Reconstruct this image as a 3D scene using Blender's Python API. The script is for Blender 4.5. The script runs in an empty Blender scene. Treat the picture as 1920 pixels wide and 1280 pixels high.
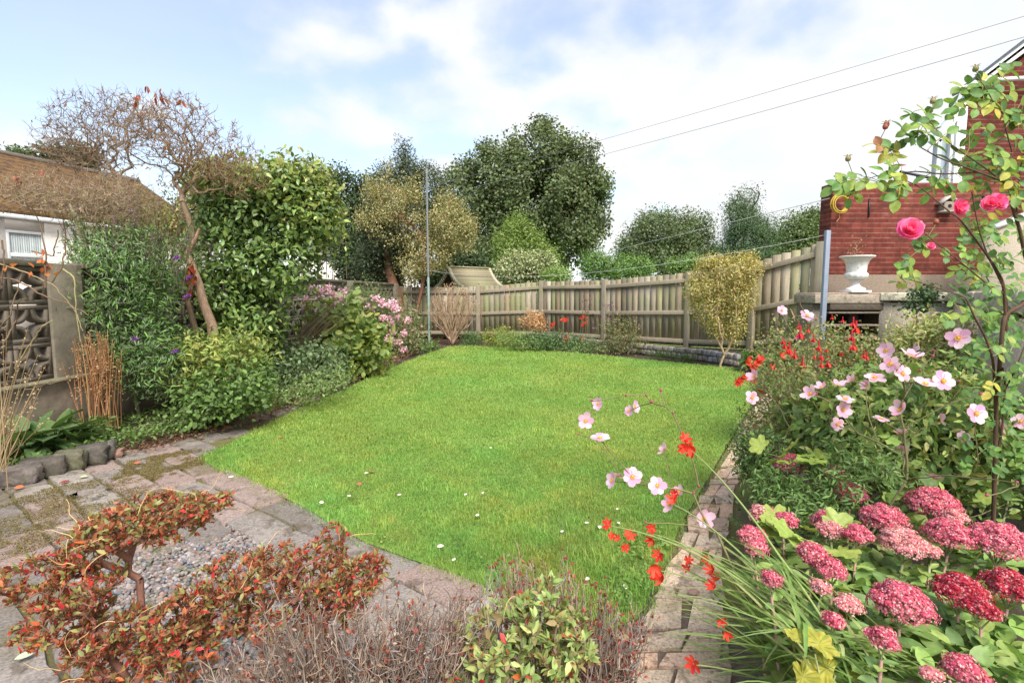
import bpy, bmesh, math, random
import numpy as np
from mathutils import Vector, Matrix
R = np.random.default_rng(11)
random.seed(5)
C = bpy.context.scene.collection
sc = bpy.context.scene
rad = math.radians

# ------------------------------------------------------------ camera, world, sun
PITCH = math.atan(90/960); CZ = 1.25
cd = bpy.data.cameras.new('camera'); cam = bpy.data.objects.new('camera', cd); C.objects.link(cam)
cd.lens = 18; cd.sensor_width = 36; cd.clip_start = .05; cd.clip_end = 2000
cam.location = (0, 0, CZ); cam.rotation_euler = (math.pi/2-PITCH, 0, 0); sc.camera = cam
SUN_EL, SUN_ROT = 50, 165
sd = bpy.data.lights.new('sun', 'SUN'); sun = bpy.data.objects.new('sun', sd); C.objects.link(sun)
sd.energy = 3.1; sd.angle = rad(28); sd.color = (1, .95, .87)
_s = Vector((math.sin(rad(SUN_ROT))*math.cos(rad(SUN_EL)), math.cos(rad(SUN_ROT))*math.cos(rad(SUN_EL)), math.sin(rad(SUN_EL))))
sun.rotation_euler = _s.to_track_quat('Z', 'Y').to_euler()
sc.view_settings.view_transform = 'Standard'; sc.view_settings.look = 'None'
sc.view_settings.exposure = 1.02; sc.view_settings.gamma = 1

def nd(nt, t, **k):
    n = nt.nodes.new(t)
    for a, b in k.items():
        if a.startswith('i_'):
            n.inputs[a[2:].replace('_', ' ')].default_value = b
        else: setattr(n, a, b)
    return n
def mathn(nt, op, a, b=None, clamp=False):
    n = nt.nodes.new('ShaderNodeMath'); n.operation = op; n.use_clamp = clamp
    for i, v in enumerate((a, b)):
        if v is None: continue
        if isinstance(v, (int, float)): n.inputs[i].default_value = v
        else: nt.links.new(v, n.inputs[i])
    return n.outputs[0]
def ramp(nt, fac, stops):
    n = nt.nodes.new('ShaderNodeValToRGB'); e = n.color_ramp.elements
    while len(e) < len(stops): e.new(.5)
    for k, (p, c) in enumerate(stops):
        e[k].position = p; e[k].color = (*c, 1) if len(c) == 3 else c
    nt.links.new(fac, n.inputs[0]); return n.outputs[0]
def mixc(nt, fac, a, b, mode='MIX'):
    n = nt.nodes.new('ShaderNodeMix'); n.data_type = 'RGBA'; n.blend_type = mode
    for s, v in ((n.inputs[0], fac), (n.inputs[6], a), (n.inputs[7], b)):
        if isinstance(v, (int, float)): s.default_value = v
        elif isinstance(v, tuple): s.default_value = (*v, 1) if len(v) == 3 else v
        else: nt.links.new(v, s)
    return n.outputs[2]

w = bpy.data.worlds.new('World'); sc.world = w; w.use_nodes = True
nt = w.node_tree; nt.nodes.clear()
sky = nd(nt, 'ShaderNodeTexSky', sky_type='NISHITA', sun_disc=False)
sky.sun_elevation = rad(SUN_EL); sky.sun_rotation = rad(SUN_ROT); sky.air_density = 1.0; sky.dust_density = .6; sky.ozone_density = 1.5
tc = nd(nt, 'ShaderNodeTexCoord'); sep = nd(nt, 'ShaderNodeSeparateXYZ'); nt.links.new(tc.outputs['Generated'], sep.inputs[0])
zz = mathn(nt, 'MAXIMUM', sep.outputs[2], 0.0); zz = mathn(nt, 'ADD', zz, .28)
cx = mathn(nt, 'DIVIDE', sep.outputs[0], zz); cy = mathn(nt, 'DIVIDE', sep.outputs[1], zz)
cmb = nd(nt, 'ShaderNodeCombineXYZ'); nt.links.new(cx, cmb.inputs[0]); nt.links.new(cy, cmb.inputs[1])
mp = nd(nt, 'ShaderNodeMapping'); mp.inputs['Location'].default_value = (1.2, 7.9, 0); mp.inputs['Scale'].default_value = (1, .9, 1)
nt.links.new(cmb.outputs[0], mp.inputs[0])
n1 = nd(nt, 'ShaderNodeTexNoise', i_Scale=3.4, i_Detail=6.0, i_Roughness=.48, i_Distortion=.15); nt.links.new(mp.outputs[0], n1.inputs['Vector'])
bias = mathn(nt, 'MULTIPLY', sep.outputs[0], .30)
f = mathn(nt, 'ADD', n1.outputs[0], bias)
lowb = mathn(nt, 'MULTIPLY', mathn(nt, 'SUBTRACT', .42, sep.outputs[2]), .20)
f = mathn(nt, 'ADD', f, lowb)
cl = nd(nt, 'ShaderNodeMapRange', interpolation_type='SMOOTHSTEP', i_From_Min=.37, i_From_Max=.62, i_To_Min=.29, i_To_Max=1.0)
nt.links.new(f, cl.inputs[0])
n2 = nd(nt, 'ShaderNodeTexNoise', i_Scale=2.2, i_Detail=5.0, i_Roughness=.5); nt.links.new(mp.outputs[0], n2.inputs['Vector'])
ccol = ramp(nt, n2.outputs[0], [(.35, (.84, .88, .93)), (.6, (.95, .96, .97))])
b1 = nd(nt, 'ShaderNodeBackground', i_Strength=.13); b2 = nd(nt, 'ShaderNodeBackground', i_Strength=.55)
hs = nd(nt, 'ShaderNodeHueSaturation', i_Saturation=.9, i_Value=1.08)
nt.links.new(sky.outputs[0], hs.inputs['Color']); nt.links.new(hs.outputs[0], b1.inputs[0]); nt.links.new(ccol, b2.inputs[0])
mx = nd(nt, 'ShaderNodeMixShader'); nt.links.new(cl.outputs[0], mx.inputs[0]); nt.links.new(b1.outputs[0], mx.inputs[1]); nt.links.new(b2.outputs[0], mx.inputs[2])
ow = nd(nt, 'ShaderNodeOutputWorld'); nt.links.new(mx.outputs[0], ow.inputs[0])

# ------------------------------------------------------------ measuring helpers (photo pixel -> point in the garden)
_c, _s_ = math.cos(PITCH), math.sin(PITCH)
def P(x, y, Y):
    u, v = (x-960)/960, (640-y)/960
    t = Y/(v*_s_+_c); return np.array((u*t, Y, CZ+(v*_c-_s_)*t))
def G(x, y, z=0.):
    u, v = (x-960)/960, (640-y)/960
    t = (z-CZ)/(v*_c-_s_); return np.array((u*t, t*(v*_s_+_c), z))

# ------------------------------------------------------------ materials
def princ(name):
    m = bpy.data.materials.new(name); m.use_nodes = True; nt = m.node_tree
    return m, nt, nt.nodes['Principled BSDF']
def noise(nt, scale, detail=5., rough=.55, vec=None, sc3=None, dist=0.):
    n = nd(nt, 'ShaderNodeTexNoise', i_Scale=scale, i_Detail=detail, i_Roughness=rough, i_Distortion=dist)
    t = nd(nt, 'ShaderNodeTexCoord'); src = t.outputs['Object'] if vec is None else vec
    if sc3:
        m = nd(nt, 'ShaderNodeMapping'); m.inputs['Scale'].default_value = sc3; nt.links.new(src, m.inputs[0]); src = m.outputs[0]
    nt.links.new(src, n.inputs['Vector']); return n.outputs[0]
def bump(nt, bs, h, strength=.3, dist=.01):
    b = nd(nt, 'ShaderNodeBump', i_Strength=strength, i_Distance=dist); nt.links.new(h, b.inputs['Height']); nt.links.new(b.outputs[0], bs.inputs['Normal'])
def leafmat(name, rough=.5, tr=.3, spec=.35):
    m, nt, b = princ(name)
    a = nd(nt, 'ShaderNodeAttribute', attribute_name='Col')
    v = noise(nt, 60., 2.); k = ramp(nt, v, [(.3, (.82,)*3), (.7, (1.15,)*3)])
    col = mixc(nt, 1., mixc(nt, 1., a.outputs['Color'], (1.15, 1.15, 1.12), 'MULTIPLY'), k, 'MULTIPLY')
    nt.links.new(col, b.inputs['Base Color']); b.inputs['Roughness'].default_value = rough; b.inputs['Specular IOR Level'].default_value = spec
    t = nd(nt, 'ShaderNodeBsdfTranslucent'); nt.links.new(mixc(nt, 1., col, (1.25, 1.2, .7), 'MULTIPLY'), t.inputs[0])
    x = nd(nt, 'ShaderNodeMixShader', i_Fac=tr); nt.links.new(b.outputs[0], x.inputs[1]); nt.links.new(t.outputs[0], x.inputs[2])
    nt.links.new(x.outputs[0], nt.nodes['Material Output'].inputs[0]); return m
def attrmat(name, rough=.85, lo=.7, hi=1.25, scale=25., bs=.4, bd=.01, sc3=None, spec=.3, extra=None):
    m, nt, b = princ(name)
    a = nd(nt, 'ShaderNodeAttribute', attribute_name='Col')
    v = noise(nt, scale, 8., .65, sc3=sc3); k = ramp(nt, v, [(.28, (lo,)*3), (.72, (hi,)*3)])
    col = mixc(nt, 1., a.outputs['Color'], k, 'MULTIPLY')
    if extra:
        for (scl, th, c, am) in extra:
            q = noise(nt, scl, 6., .6); q = ramp(nt, q, [(th, (0, 0, 0)), (th+.09, (am,)*3)]); col = mixc(nt, q, col, c)
    nt.links.new(col, b.inputs['Base Color']); b.inputs['Roughness'].default_value = rough; b.inputs['Specular IOR Level'].default_value = spec
    bump(nt, b, v, bs, bd); return m
M = {}
M['leaf'] = leafmat('leaf'); M['gloss'] = leafmat('glossy_leaf', .38, .2, .5); M['petal'] = leafmat('petal', .6, .35, .2); M['grass'] = leafmat('grass_blade', .6, .4, .25)
M['bark'] = attrmat('bark', .9, .55, 1.35, 40., .6, .01, (1, 1, .25))
M['twig'] = attrmat('twig', .85, .8, 1.2, 80., .3, .003)
M['stone'] = attrmat('stone', .92, .6, 1.3, 30., .7, .015, extra=[(9., .56, (.10, .11, .05), .6)])
M['slab'] = attrmat('concrete_slab', .92, .52, 1.36, 95., 1., .006, spec=.08, extra=[(3.2, .60, (.42, .37, .32), .45), (6., .62, (.055, .05, .045), .75), (1.3, .53, (.12, .10, .035), .55), (11., .55, (.10, .075, .05), .6), (40., .58, (.07, .055, .045), .6), (160., .60, (.05, .045, .045), .6)])
M['wood'] = attrmat('weathered_wood', .85, .68, 1.22, 9., .4, .006, (9, 9, .6), extra=[(2.2, .54, (.20, .21, .09), .45), (22., .68, (.07, .055, .04), .7)])
M['conc'] = attrmat('old_concrete', .93, .62, 1.25, 12., .5, .012, extra=[(3., .52, (.10, .09, .07), .55), (5., .6, (.14, .15, .07), .5)])
M['metal'] = attrmat('painted_metal', .45, .85, 1.1, 12., .1, .002, spec=.5)
M['plain'] = attrmat('weathered_paint', .6, .92, 1.05, 8., .08, .003)
M['urn'] = attrmat('weathered_urn', .8, .84, 1.06, 16., .3, .004, extra=[(5., .58, (.42, .40, .32), .5), (30., .66, (.35, .32, .26), .5)])
M['rub'] = attrmat('rubber', .6, .9, 1.1, 30., .1, .002)

def soilmat():
    m, nt, b = princ('soil')
    v = noise(nt, 14., 9., .7); c = ramp(nt, v, [(.3, (.035, .024, .016)), (.55, (.085, .06, .042)), (.75, (.16, .12, .085))])
    q = ramp(nt, noise(nt, 1.6, 5.), [(.55, (0, 0, 0)), (.65, (.6,)*3)]); c = mixc(nt, q, c, (.07, .085, .025))
    nt.links.new(c, b.inputs['Base Color']); b.inputs['Roughness'].default_value = .95; bump(nt, b, v, 1., .04); return m
M['soil'] = soilmat()
def lawnmat(name='lawn_turf'):
    m, nt, b = princ(name)
    v = noise(nt, 55., 6., .7); big = noise(nt, 1.1, 4., .6)
    c = ramp(nt, big, [(.32, (.14, .255, .045)), (.5, (.185, .305, .06)), (.68, (.25, .35, .095))])
    k = ramp(nt, v, [(.3, (.6,)*3), (.7, (1.25,)*3)]); c = mixc(nt, 1., c, k, 'MULTIPLY')
    nt.links.new(c, b.inputs['Base Color']); b.inputs['Roughness'].default_value = .9; b.inputs['Specular IOR Level'].default_value = .1; bump(nt, b, v, .8, .02); return m
M['lawn'] = lawnmat()
def mossmat():
    m, nt, b = princ('mossy_joint')
    v = noise(nt, 30., 8., .7); c = ramp(nt, v, [(.3, (.05, .04, .028)), (.55, (.12, .10, .06)), (.75, (.19, .16, .11))])
    q = ramp(nt, noise(nt, 1.5, 6., .6), [(.46, (0, 0, 0)), (.58, (.85,)*3)]); c = mixc(nt, q, c, (.17, .16, .03))
    nt.links.new(c, b.inputs['Base Color']); b.inputs['Roughness'].default_value = .95; bump(nt, b, v, 1., .02); return m
M['moss'] = mossmat()
def brickmat():
    m, nt, b = princ('red_brick')
    t = nd(nt, 'ShaderNodeTexCoord'); s = nd(nt, 'ShaderNodeSeparateXYZ'); nt.links.new(t.outputs['Object'], s.inputs[0])
    xx = mathn(nt, 'ADD', s.outputs[0], s.outputs[1]); cb = nd(nt, 'ShaderNodeCombineXYZ'); nt.links.new(xx, cb.inputs[0]); nt.links.new(s.outputs[2], cb.inputs[1])
    br = nd(nt, 'ShaderNodeTexBrick', i_Scale=1.0, i_Mortar_Size=.0045, i_Mortar_Smooth=.4, i_Bias=-.1, i_Brick_Width=.225, i_Row_Height=.075)
    br.inputs['Color1'].default_value = (.14, .032, .024, 1); br.inputs['Color2'].default_value = (.19, .048, .035, 1); br.inputs['Mortar'].default_value = (.19, .08, .06, 1)
    nt.links.new(cb.outputs[0], br.inputs['Vector'])
    v = noise(nt, 9., 7., .65); k = ramp(nt, v, [(.3, (.72,)*3), (.7, (1.3,)*3)]); fr = mathn(nt, 'FRACT', mathn(nt, 'DIVIDE', s.outputs[2], .075)); bed = ramp(nt, fr, [(.0, (1,)*3), (.12, (1,)*3), (.2, (0, 0, 0))]); bed = mathn(nt, 'MULTIPLY', bed, ramp(nt, noise(nt, 2.5, 5., .6), [(.35, (.15,)*3), (.65, (.9,)*3)])); c = mixc(nt, bed, br.outputs[0], (.34, .20, .15)); c = mixc(nt, 1., c, k, 'MULTIPLY')
    q = ramp(nt, noise(nt, 2.3, 6., .65, sc3=(1, 1, 3)), [(.60, (0, 0, 0)), (.78, (.25,)*3)]); c = mixc(nt, q, c, (.40, .28, .23))
    q = ramp(nt, noise(nt, 3.1, 5., .6, sc3=(1, 1, 2)), [(.50, (0, 0, 0)), (.64, (.75,)*3)]); c = mixc(nt, q, c, (.085, .028, .022))
    nt.links.new(c, b.inputs['Base Color']); b.inputs['Roughness'].default_value = .92; b.inputs['Specular IOR Level'].default_value = .15
    h = mathn(nt, 'MULTIPLY', br.outputs['Fac'], -1.); h = mathn(nt, 'ADD', h, mathn(nt, 'MULTIPLY', v, .4)); bump(nt, b, h, .6, .008); return m
M['brick'] = brickmat()
def rendermat(name, c1, c2, sc_=30., st=.6):
    m, nt, b = princ(name)
    v = noise(nt, sc_, 8., .7); c = ramp(nt, v, [(.3, c1), (.7, c2)])
    q = ramp(nt, noise(nt, 1.8, 6., .6, sc3=(1, 1, .5)), [(.5, (0, 0, 0)), (.68, (.5,)*3)]); c = mixc(nt, q, c, tuple(x*.7 for x in c1))
    nt.links.new(c, b.inputs['Base Color']); b.inputs['Roughness'].default_value = .93; bump(nt, b, v, st, .015); return m
M['rough'] = rendermat('roughcast', (.14, .105, .075), (.34, .26, .19), 70., 1.)
M['dirt'] = rendermat('trodden_soil', (.12, .085, .062), (.25, .185, .145), 45., 1.)
M['beige'] = rendermat('weathered_render', (.36, .30, .22), (.55, .47, .36), 40., .7)
M['white'] = rendermat('white_harling', (.72, .66, .60), (.84, .79, .73), 60., .5)
def roofmat():
    m, nt, b = princ('mossy_tiles')
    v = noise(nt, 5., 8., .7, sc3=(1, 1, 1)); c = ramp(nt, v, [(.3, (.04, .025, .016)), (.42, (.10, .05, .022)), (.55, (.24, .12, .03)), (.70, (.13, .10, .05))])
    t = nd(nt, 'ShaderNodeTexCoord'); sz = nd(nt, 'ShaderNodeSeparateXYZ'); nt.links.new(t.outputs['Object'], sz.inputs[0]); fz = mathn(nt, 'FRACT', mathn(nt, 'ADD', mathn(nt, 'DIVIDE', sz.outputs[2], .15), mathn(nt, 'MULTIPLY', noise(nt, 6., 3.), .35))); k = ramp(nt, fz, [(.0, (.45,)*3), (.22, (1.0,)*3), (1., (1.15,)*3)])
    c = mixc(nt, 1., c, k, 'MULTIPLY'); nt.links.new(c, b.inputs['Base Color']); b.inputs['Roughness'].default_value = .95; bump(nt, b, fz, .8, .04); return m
M['roof'] = roofmat()
def glassmat():
    m, nt, b = princ('window_glass'); b.inputs['Base Color'].default_value = (.32, .40, .44, 1); b.inputs['Roughness'].default_value = .08; b.inputs['Specular IOR Level'].default_value = .8
    return m
M['glass'] = glassmat()
def flowermat(name, rough=.6):
    return leafmat(name, rough, .35, .2)

# ------------------------------------------------------------ mesh builder
ORG = {}
class MB:
    def __init__(s): s.v, s.c, s.f3, s.f4, s.n = [], [], [], [], 0
    def add(s, v, f, col=(.5, .5, .5)):
        v = np.asarray(v, float).reshape(-1, 3); f = np.asarray(f, int)
        col = np.asarray(col, float)
        if col.ndim == 1: col = np.tile(col, (len(v), 1))
        s.v.append(v); s.c.append(col); (s.f3 if f.shape[1] == 3 else s.f4).append(f+s.n); s.n += len(v)
    def box(s, c, size, col=(.5, .5, .5), rz=0., jit=0., rot=None):
        h = np.array(size)/2
        v = np.array([(x, y, z) for x in (-1, 1) for y in (-1, 1) for z in (-1, 1)], float)*h
        if jit: v += R.normal(0, jit, v.shape)
        if rot is not None: v = v@np.array(rot).T
        elif rz: ca, sa = math.cos(rz), math.sin(rz); v = v@np.array([[ca, sa, 0], [-sa, ca, 0], [0, 0, 1]])
        s.add(v+np.array(c), [(0, 1, 3, 2), (4, 6, 7, 5), (0, 4, 5, 1), (2, 3, 7, 6), (0, 2, 6, 4), (1, 5, 7, 3)], col)
    def beam(s, a, b, wd, th, col=(.5, .5, .5), up=(0, 0, 1)):
        a, b = np.array(a, float), np.array(b, float); d = b-a; L = np.linalg.norm(d); d /= L
        x = np.cross(d, up); x /= np.linalg.norm(x); z = np.cross(x, d)
        s.box((a+b)/2, (wd, L, th), col, rot=np.stack([x, d, z], 1))
    def prism(s, pts, z0, z1, col=(.5, .5, .5)):
        pts = np.array(pts, float)[:, :2]; n = len(pts)
        v = np.vstack([np.c_[pts, np.full(n, z0)], np.c_[pts, np.full(n, z1)], [[*pts.mean(0), z1]]])
        s.add(v, [(i, (i+1) % n, n+(i+1) % n, n+i) for i in range(n)], col)
        s.add(v, [(n+i, n+(i+1) % n, 2*n) for i in range(n)], col)
    def tube(s, p, r, col=(.5, .5, .5), n=5, cap=False):
        p = np.asarray(p, float); k = len(p); r = np.broadcast_to(np.asarray(r, float), (k,))
        t = np.gradient(p, axis=0); t /= np.linalg.norm(t, axis=1)[:, None]+1e-9
        m = np.abs(t).mean(0); ref = np.eye(3)[np.argmin(m)]
        x = np.cross(t, ref); x /= np.linalg.norm(x, axis=1)[:, None]+1e-9; y = np.cross(t, x)
        a = np.linspace(0, 2*np.pi, n, endpoint=False)
        v = p[:, None]+r[:, None, None]*(np.cos(a)[None, :, None]*x[:, None]+np.sin(a)[None, :, None]*y[:, None])
        i = np.arange(k-1)[:, None]*n; j = np.arange(n)[None]; j2 = (j+1) % n
        f = np.stack([i+j, i+j2, i+n+j2, i+n+j], -1).reshape(-1, 4); s.add(v.reshape(-1, 3), f, col)
        if cap:
            for q, e in ((0, p[0]), (k-1, p[-1])):
                s.add(np.vstack([v[q], [e]]), [(a_, (a_+1) % n, n) for a_ in range(n)], col)
    def ribbon(s, p, wd, col, side=None):
        p = np.asarray(p, float); k = len(p); t = np.gradient(p, axis=0); t /= np.linalg.norm(t, axis=1)[:, None]+1e-9
        sd_ = np.cross(t, (0, 0, 1.)) if side is None else np.tile(np.asarray(side, float), (k, 1))
        sd_ /= np.linalg.norm(sd_, axis=1)[:, None]+1e-6
        wd = np.broadcast_to(wd, (k,))[:, None]; up = np.cross(sd_, t)
        v = np.stack([p-sd_*wd/2+up*wd*.15, p, p+sd_*wd/2+up*wd*.15], 1).reshape(-1, 3)
        i = np.arange(k-1)[:, None]*3; j = np.arange(2)[None]
        s.add(v, np.stack([i+j, i+j+1, i+j+4, i+j+3], -1).reshape(-1, 4), col)
    def lathe(s, prof, c=(0, 0, 0), n=32, col=(.5, .5, .5), flute=None):
        prof = np.array(prof, float); a = np.linspace(0, 2*np.pi, n, endpoint=False); k = len(prof)
        rr = prof[:, 0][:, None]*np.ones(n)[None]
        if flute is not None: rr = rr*(1+np.array(flute)[:, None]*np.cos(a*n/4)[None])
        v = np.stack([rr*np.cos(a), rr*np.sin(a), np.repeat(prof[:, 1][:, None], n, 1)], -1)+np.array(c)
        i = np.arange(k-1)[:, None]*n; j = np.arange(n)[None]; j2 = (j+1) % n
        s.add(v.reshape(-1, 3), np.stack([i+j, i+j2, i+n+j2, i+n+j], -1).reshape(-1, 4), col)
    def leaves(s, T, pos, d, nrm, size, wf, col):
        V, F = T; pos = np.asarray(pos, float); N = len(pos)
        if N == 0: return
        d = d/(np.linalg.norm(d, axis=1)[:, None]+1e-9); x = np.cross(d, nrm); x /= np.linalg.norm(x, axis=1)[:, None]+1e-9; z = np.cross(x, d)
        size = np.broadcast_to(size, (N,))[:, None, None]; wf = np.broadcast_to(wf, (N,))[:, None, None]
        v = pos[:, None]+size*(x[:, None]*V[None, :, 0:1]*wf+d[:, None]*V[None, :, 1:2]+z[:, None]*V[None, :, 2:3])
        f = (F[None]+(np.arange(N)*len(V))[:, None, None]).reshape(-1, F.shape[1])
        s.add(v.reshape(-1, 3), f, np.repeat(np.broadcast_to(col, (N, 3)), len(V), 0))
    def build(s, name, mat, parent=None, smooth=False, origin=None, bevel=0):
        v = np.vstack(s.v).astype(np.float32)
        o0 = ORG[parent.name] if parent is not None else (np.array(origin, float) if origin is not None else np.array([v[:, 0].mean(), v[:, 1].mean(), v[:, 2].min()]))
        v = v-o0.astype(np.float32)
        me = bpy.data.meshes.new(name); me.vertices.add(len(v)); me.vertices.foreach_set('co', v.ravel())
        fs, st, cur = [], [], 0
        for L, k in ((s.f3, 3), (s.f4, 4)):
            if L:
                a = np.vstack(L); fs.append(a.ravel()); st.append(cur+np.arange(len(a))*k); cur += a.size
        fl = np.concatenate(fs).astype(np.int32); sl = np.concatenate(st).astype(np.int32)
        me.loops.add(len(fl)); me.loops.foreach_set('vertex_index', fl); me.polygons.add(len(sl)); me.polygons.foreach_set('loop_start', sl)
        me.update(calc_edges=True)
        ca = me.color_attributes.new('Col', 'FLOAT_COLOR', 'POINT'); cc = np.c_[np.vstack(s.c), np.ones(len(v))].astype(np.float32); ca.data.foreach_set('color', cc.ravel())
        if smooth: me.polygons.foreach_set('use_smooth', np.ones(len(sl), bool))
        me.validate(); me.materials.append(mat)
        o = bpy.data.objects.new(name, me); C.objects.link(o)
        if parent is not None: o.parent = parent
        else: o.location = o0
        ORG[o.name] = o0
        if bevel:
            b = o.modifiers.new('edge', 'BEVEL'); b.width = bevel; b.segments = 2; b.limit_method = 'ANGLE'
        return o
def tag(o, label, cat, group=None, kind=None):
    if label: o['label'] = label
    if cat: o['category'] = cat
    if group: o['group'] = group
    if kind: o['kind'] = kind
    return o
def thing(name, label, cat, loc, group=None):
    o = bpy.data.objects.new(name, None); o.empty_display_size = .1; C.objects.link(o); o.location = loc; ORG[o.name] = np.array(loc, float)
    return tag(o, label, cat, group)
def struct(o): o['kind'] = 'structure'; return o

# leaf shapes ------------------------------------------------------------
OVAL = (np.array([(0, 0, 0), (0, .35, -.03), (0, .7, -.04), (0, 1, -.14), (-.5, .3, .05), (-.42, .65, .02), (.5, .3, .05), (.42, .65, .02)], float),
        np.array([(0, 6, 1), (1, 6, 7), (1, 7, 2), (2, 7, 3), (0, 1, 4), (1, 5, 4), (1, 2, 5), (2, 3, 5)]))
MINI = (np.array([(0, 0, 0), (.5, .5, .1), (0, 1, 0), (-.5, .5, .1)], float), np.array([(0, 1, 2), (0, 2, 3)]))
def lobed(n=5, depth=.35, teeth=4):
    pts = []; K = n*teeth*2
    for i in range(K+1):
        a = -.5+(i/K)
        th = a*2*np.pi*.86; l = abs(math.cos(a*np.pi*n*1.0)) if n % 2 else abs(math.sin(a*np.pi*n))
        r = (1-depth+depth*l**.7)*(.82+.18*math.cos(th))*(1-.06*(i % 2)); pts.append((r*math.sin(th)*.95, .32+r*math.cos(th)*.68, .05*math.sin(i*1.7)+.10*(l-.5)))
    V = np.array([(0, .30, 0)]+pts+[(0, .05, 0)], float); n_ = len(pts)
    return V, np.array([(0, i+1, i+2) for i in range(n_-1)]+[(0, n_, n_+1), (0, n_+1, 1)])
LOBE = lobed(5, .35, 3); LOBE3 = lobed(3, .4, 3); HEART = lobed(1, .12, 14)
def pick(pal, n, jit=.18):
    pal = np.array(pal, float); c = pal[R.integers(0, len(pal), n)]
    return np.clip(c*R.uniform(1-jit, 1+jit, (n, 1))*R.uniform(.94, 1.06, (n, 3)), 0, .95)
def unit(n): a = R.normal(0, 1, (n, 3)); return a/np.linalg.norm(a, axis=1)[:, None]

# growth ------------------------------------------------------------
def grow(trunk, targets, seg=.1, wig=.12, back=.25, tip=.003, expo=2.3, cap=9., up=.0, curl=.22):
    nodes = [np.array(p, float) for p in trunk]; par = [-1]+list(range(len(trunk)-1)); dist = [0.]
    for i in range(1, len(nodes)): dist.append(dist[-1]+np.linalg.norm(nodes[i]-nodes[i-1]))
    groups = [list(range(len(nodes)))]; tips = []
    targets = np.array(targets); A = np.zeros((len(nodes)+len(targets)*14+50, 3)); A[:len(nodes)] = nodes; D = np.zeros(len(A)); D[:len(nodes)] = dist; n = len(nodes)
    for t in targets[np.argsort(np.linalg.norm(targets-nodes[-1], axis=1))]:
        d = np.linalg.norm(A[:n]-t, axis=1); i = int(np.argmin(d+back*D[:n])); L = d[i]
        if L < 1e-3: continue
        k = int(min(12, max(2, L/seg))); pi = par[i] if par[i] >= 0 else i
        dr = A[i]-A[pi]; nn = np.linalg.norm(dr); dr = dr/nn if nn > 0 else np.array((0, 0, 1.))
        mid = A[i]+dr*L*curl+np.array((0, 0, up*L)); mid = (mid+(A[i]+t)/2)/2
        g = [i]
        for q in range(1, k+1):
            u = q/k; p = (1-u)**2*A[i]+2*u*(1-u)*mid+u*u*t
            if q < k: p = p+R.normal(0, wig*L/k, 3)
            A[n] = p; D[n] = D[g[-1]]+np.linalg.norm(p-A[g[-1]]); par.append(g[-1]); g.append(n); n += 1
        groups.append(g); tips.append(g[-1])
    ar = np.zeros(n); has = np.zeros(n, bool)
    for i in range(n-1, 0, -1):
        if not has[i]: ar[i] = tip**expo
        ar[par[i]] += ar[i]; has[par[i]] = True
    r = np.minimum(ar**(1/expo), cap)
    tp = A[tips]; td = np.array([A[i]-A[par[i]] for i in tips]); td /= np.linalg.norm(td, axis=1)[:, None]+1e-9
    return [(A[g], r[g]) for g in groups], tp, td, A[:n]
def tubes(mb, paths, col, n=5, jit=.15, thin=3):
    for p, r in paths:
        rr = np.array(r); rr[0] = min(rr[0], rr[1]*1.25) if len(rr) > 1 else rr[0]
        mb.tube(p, rr, np.array(col)*random.uniform(1-jit, 1+jit), n if rr.max() > .006 else thin)
def blob(px, py, Y, rx, ry, rd=None):
    c = P(px, py, Y); a = rx*Y/960; return (c, np.array((a, rd if rd else a, ry*Y/960)))
def inblob(bl, n, lo=.0):
    w_ = np.array([b[1].prod()**(1/1.5) for b in bl]); k = R.choice(len(bl), n, p=w_/w_.sum())
    c = np.array([b[0] for b in bl])[k]; rr = np.array([b[1] for b in bl])[k]; u = unit(n)*(R.uniform(lo, 1, (n, 1))**.45)
    return c+u*rr, u, k
def foliage(mb, bl, nc, per, size, pal, T=OVAL, wf=.5, cs=.12, lo=.3, up=.5, droop=.25, jit=.2, cj=.18, zmin=.02):
    c, u, k = inblob(bl, nc, lo); n = nc*per; cc = np.repeat(c, per, 0); uu = np.repeat(u, per, 0)
    off = np.clip(R.normal(0, cs, (n, 3)), -1.7*cs, 1.7*cs); pos = cc+off
    nr = uu*.6+off/(cs+1e-6)*.35+np.array((0, 0, up))+R.normal(0, .45, (n, 3))
    d = R.normal(0, 1, (n, 3))+uu*.5; d[:, 2] -= droop
    col = pick(pal, n, jit)*np.repeat(R.uniform(1-cj, 1+cj, (nc, 1)), per, 0)
    ok = pos[:, 2] > zmin
    mb.leaves(T, pos[ok], d[ok], nr[ok], (size*R.uniform(.65, 1.25, n))[ok], wf, col[ok]); return c, u

def shrub(name, label, cat, bl, base, nc, per, size, pal, T=OVAL, wf=.5, cs=.1, nst=30, stcol=(.16, .11, .07), tip=.003, mat='leaf', group=None, part='foliage', trunk=None, tr_part='branches', back=.25, cap=.2, seg=.15, **kw):
    base = np.array(base, float); t = thing(name, label, cat, base, group)
    mb = MB(); c, u = foliage(mb, bl, nc, per, size, pal, T, wf, cs, **kw); mb.build(part, M[mat], t)
    if nst:
        tg = c[R.choice(len(c), min(nst, len(c)), False)]
        tr = trunk if trunk is not None else [base, base+np.array((0, 0, .08))]
        pa, *_ = grow(tr, tg, seg=seg, tip=tip, back=back, cap=cap); mb = MB(); tubes(mb, pa, stcol, 6); mb.build(tr_part, M['bark'], t)
    return t

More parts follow.
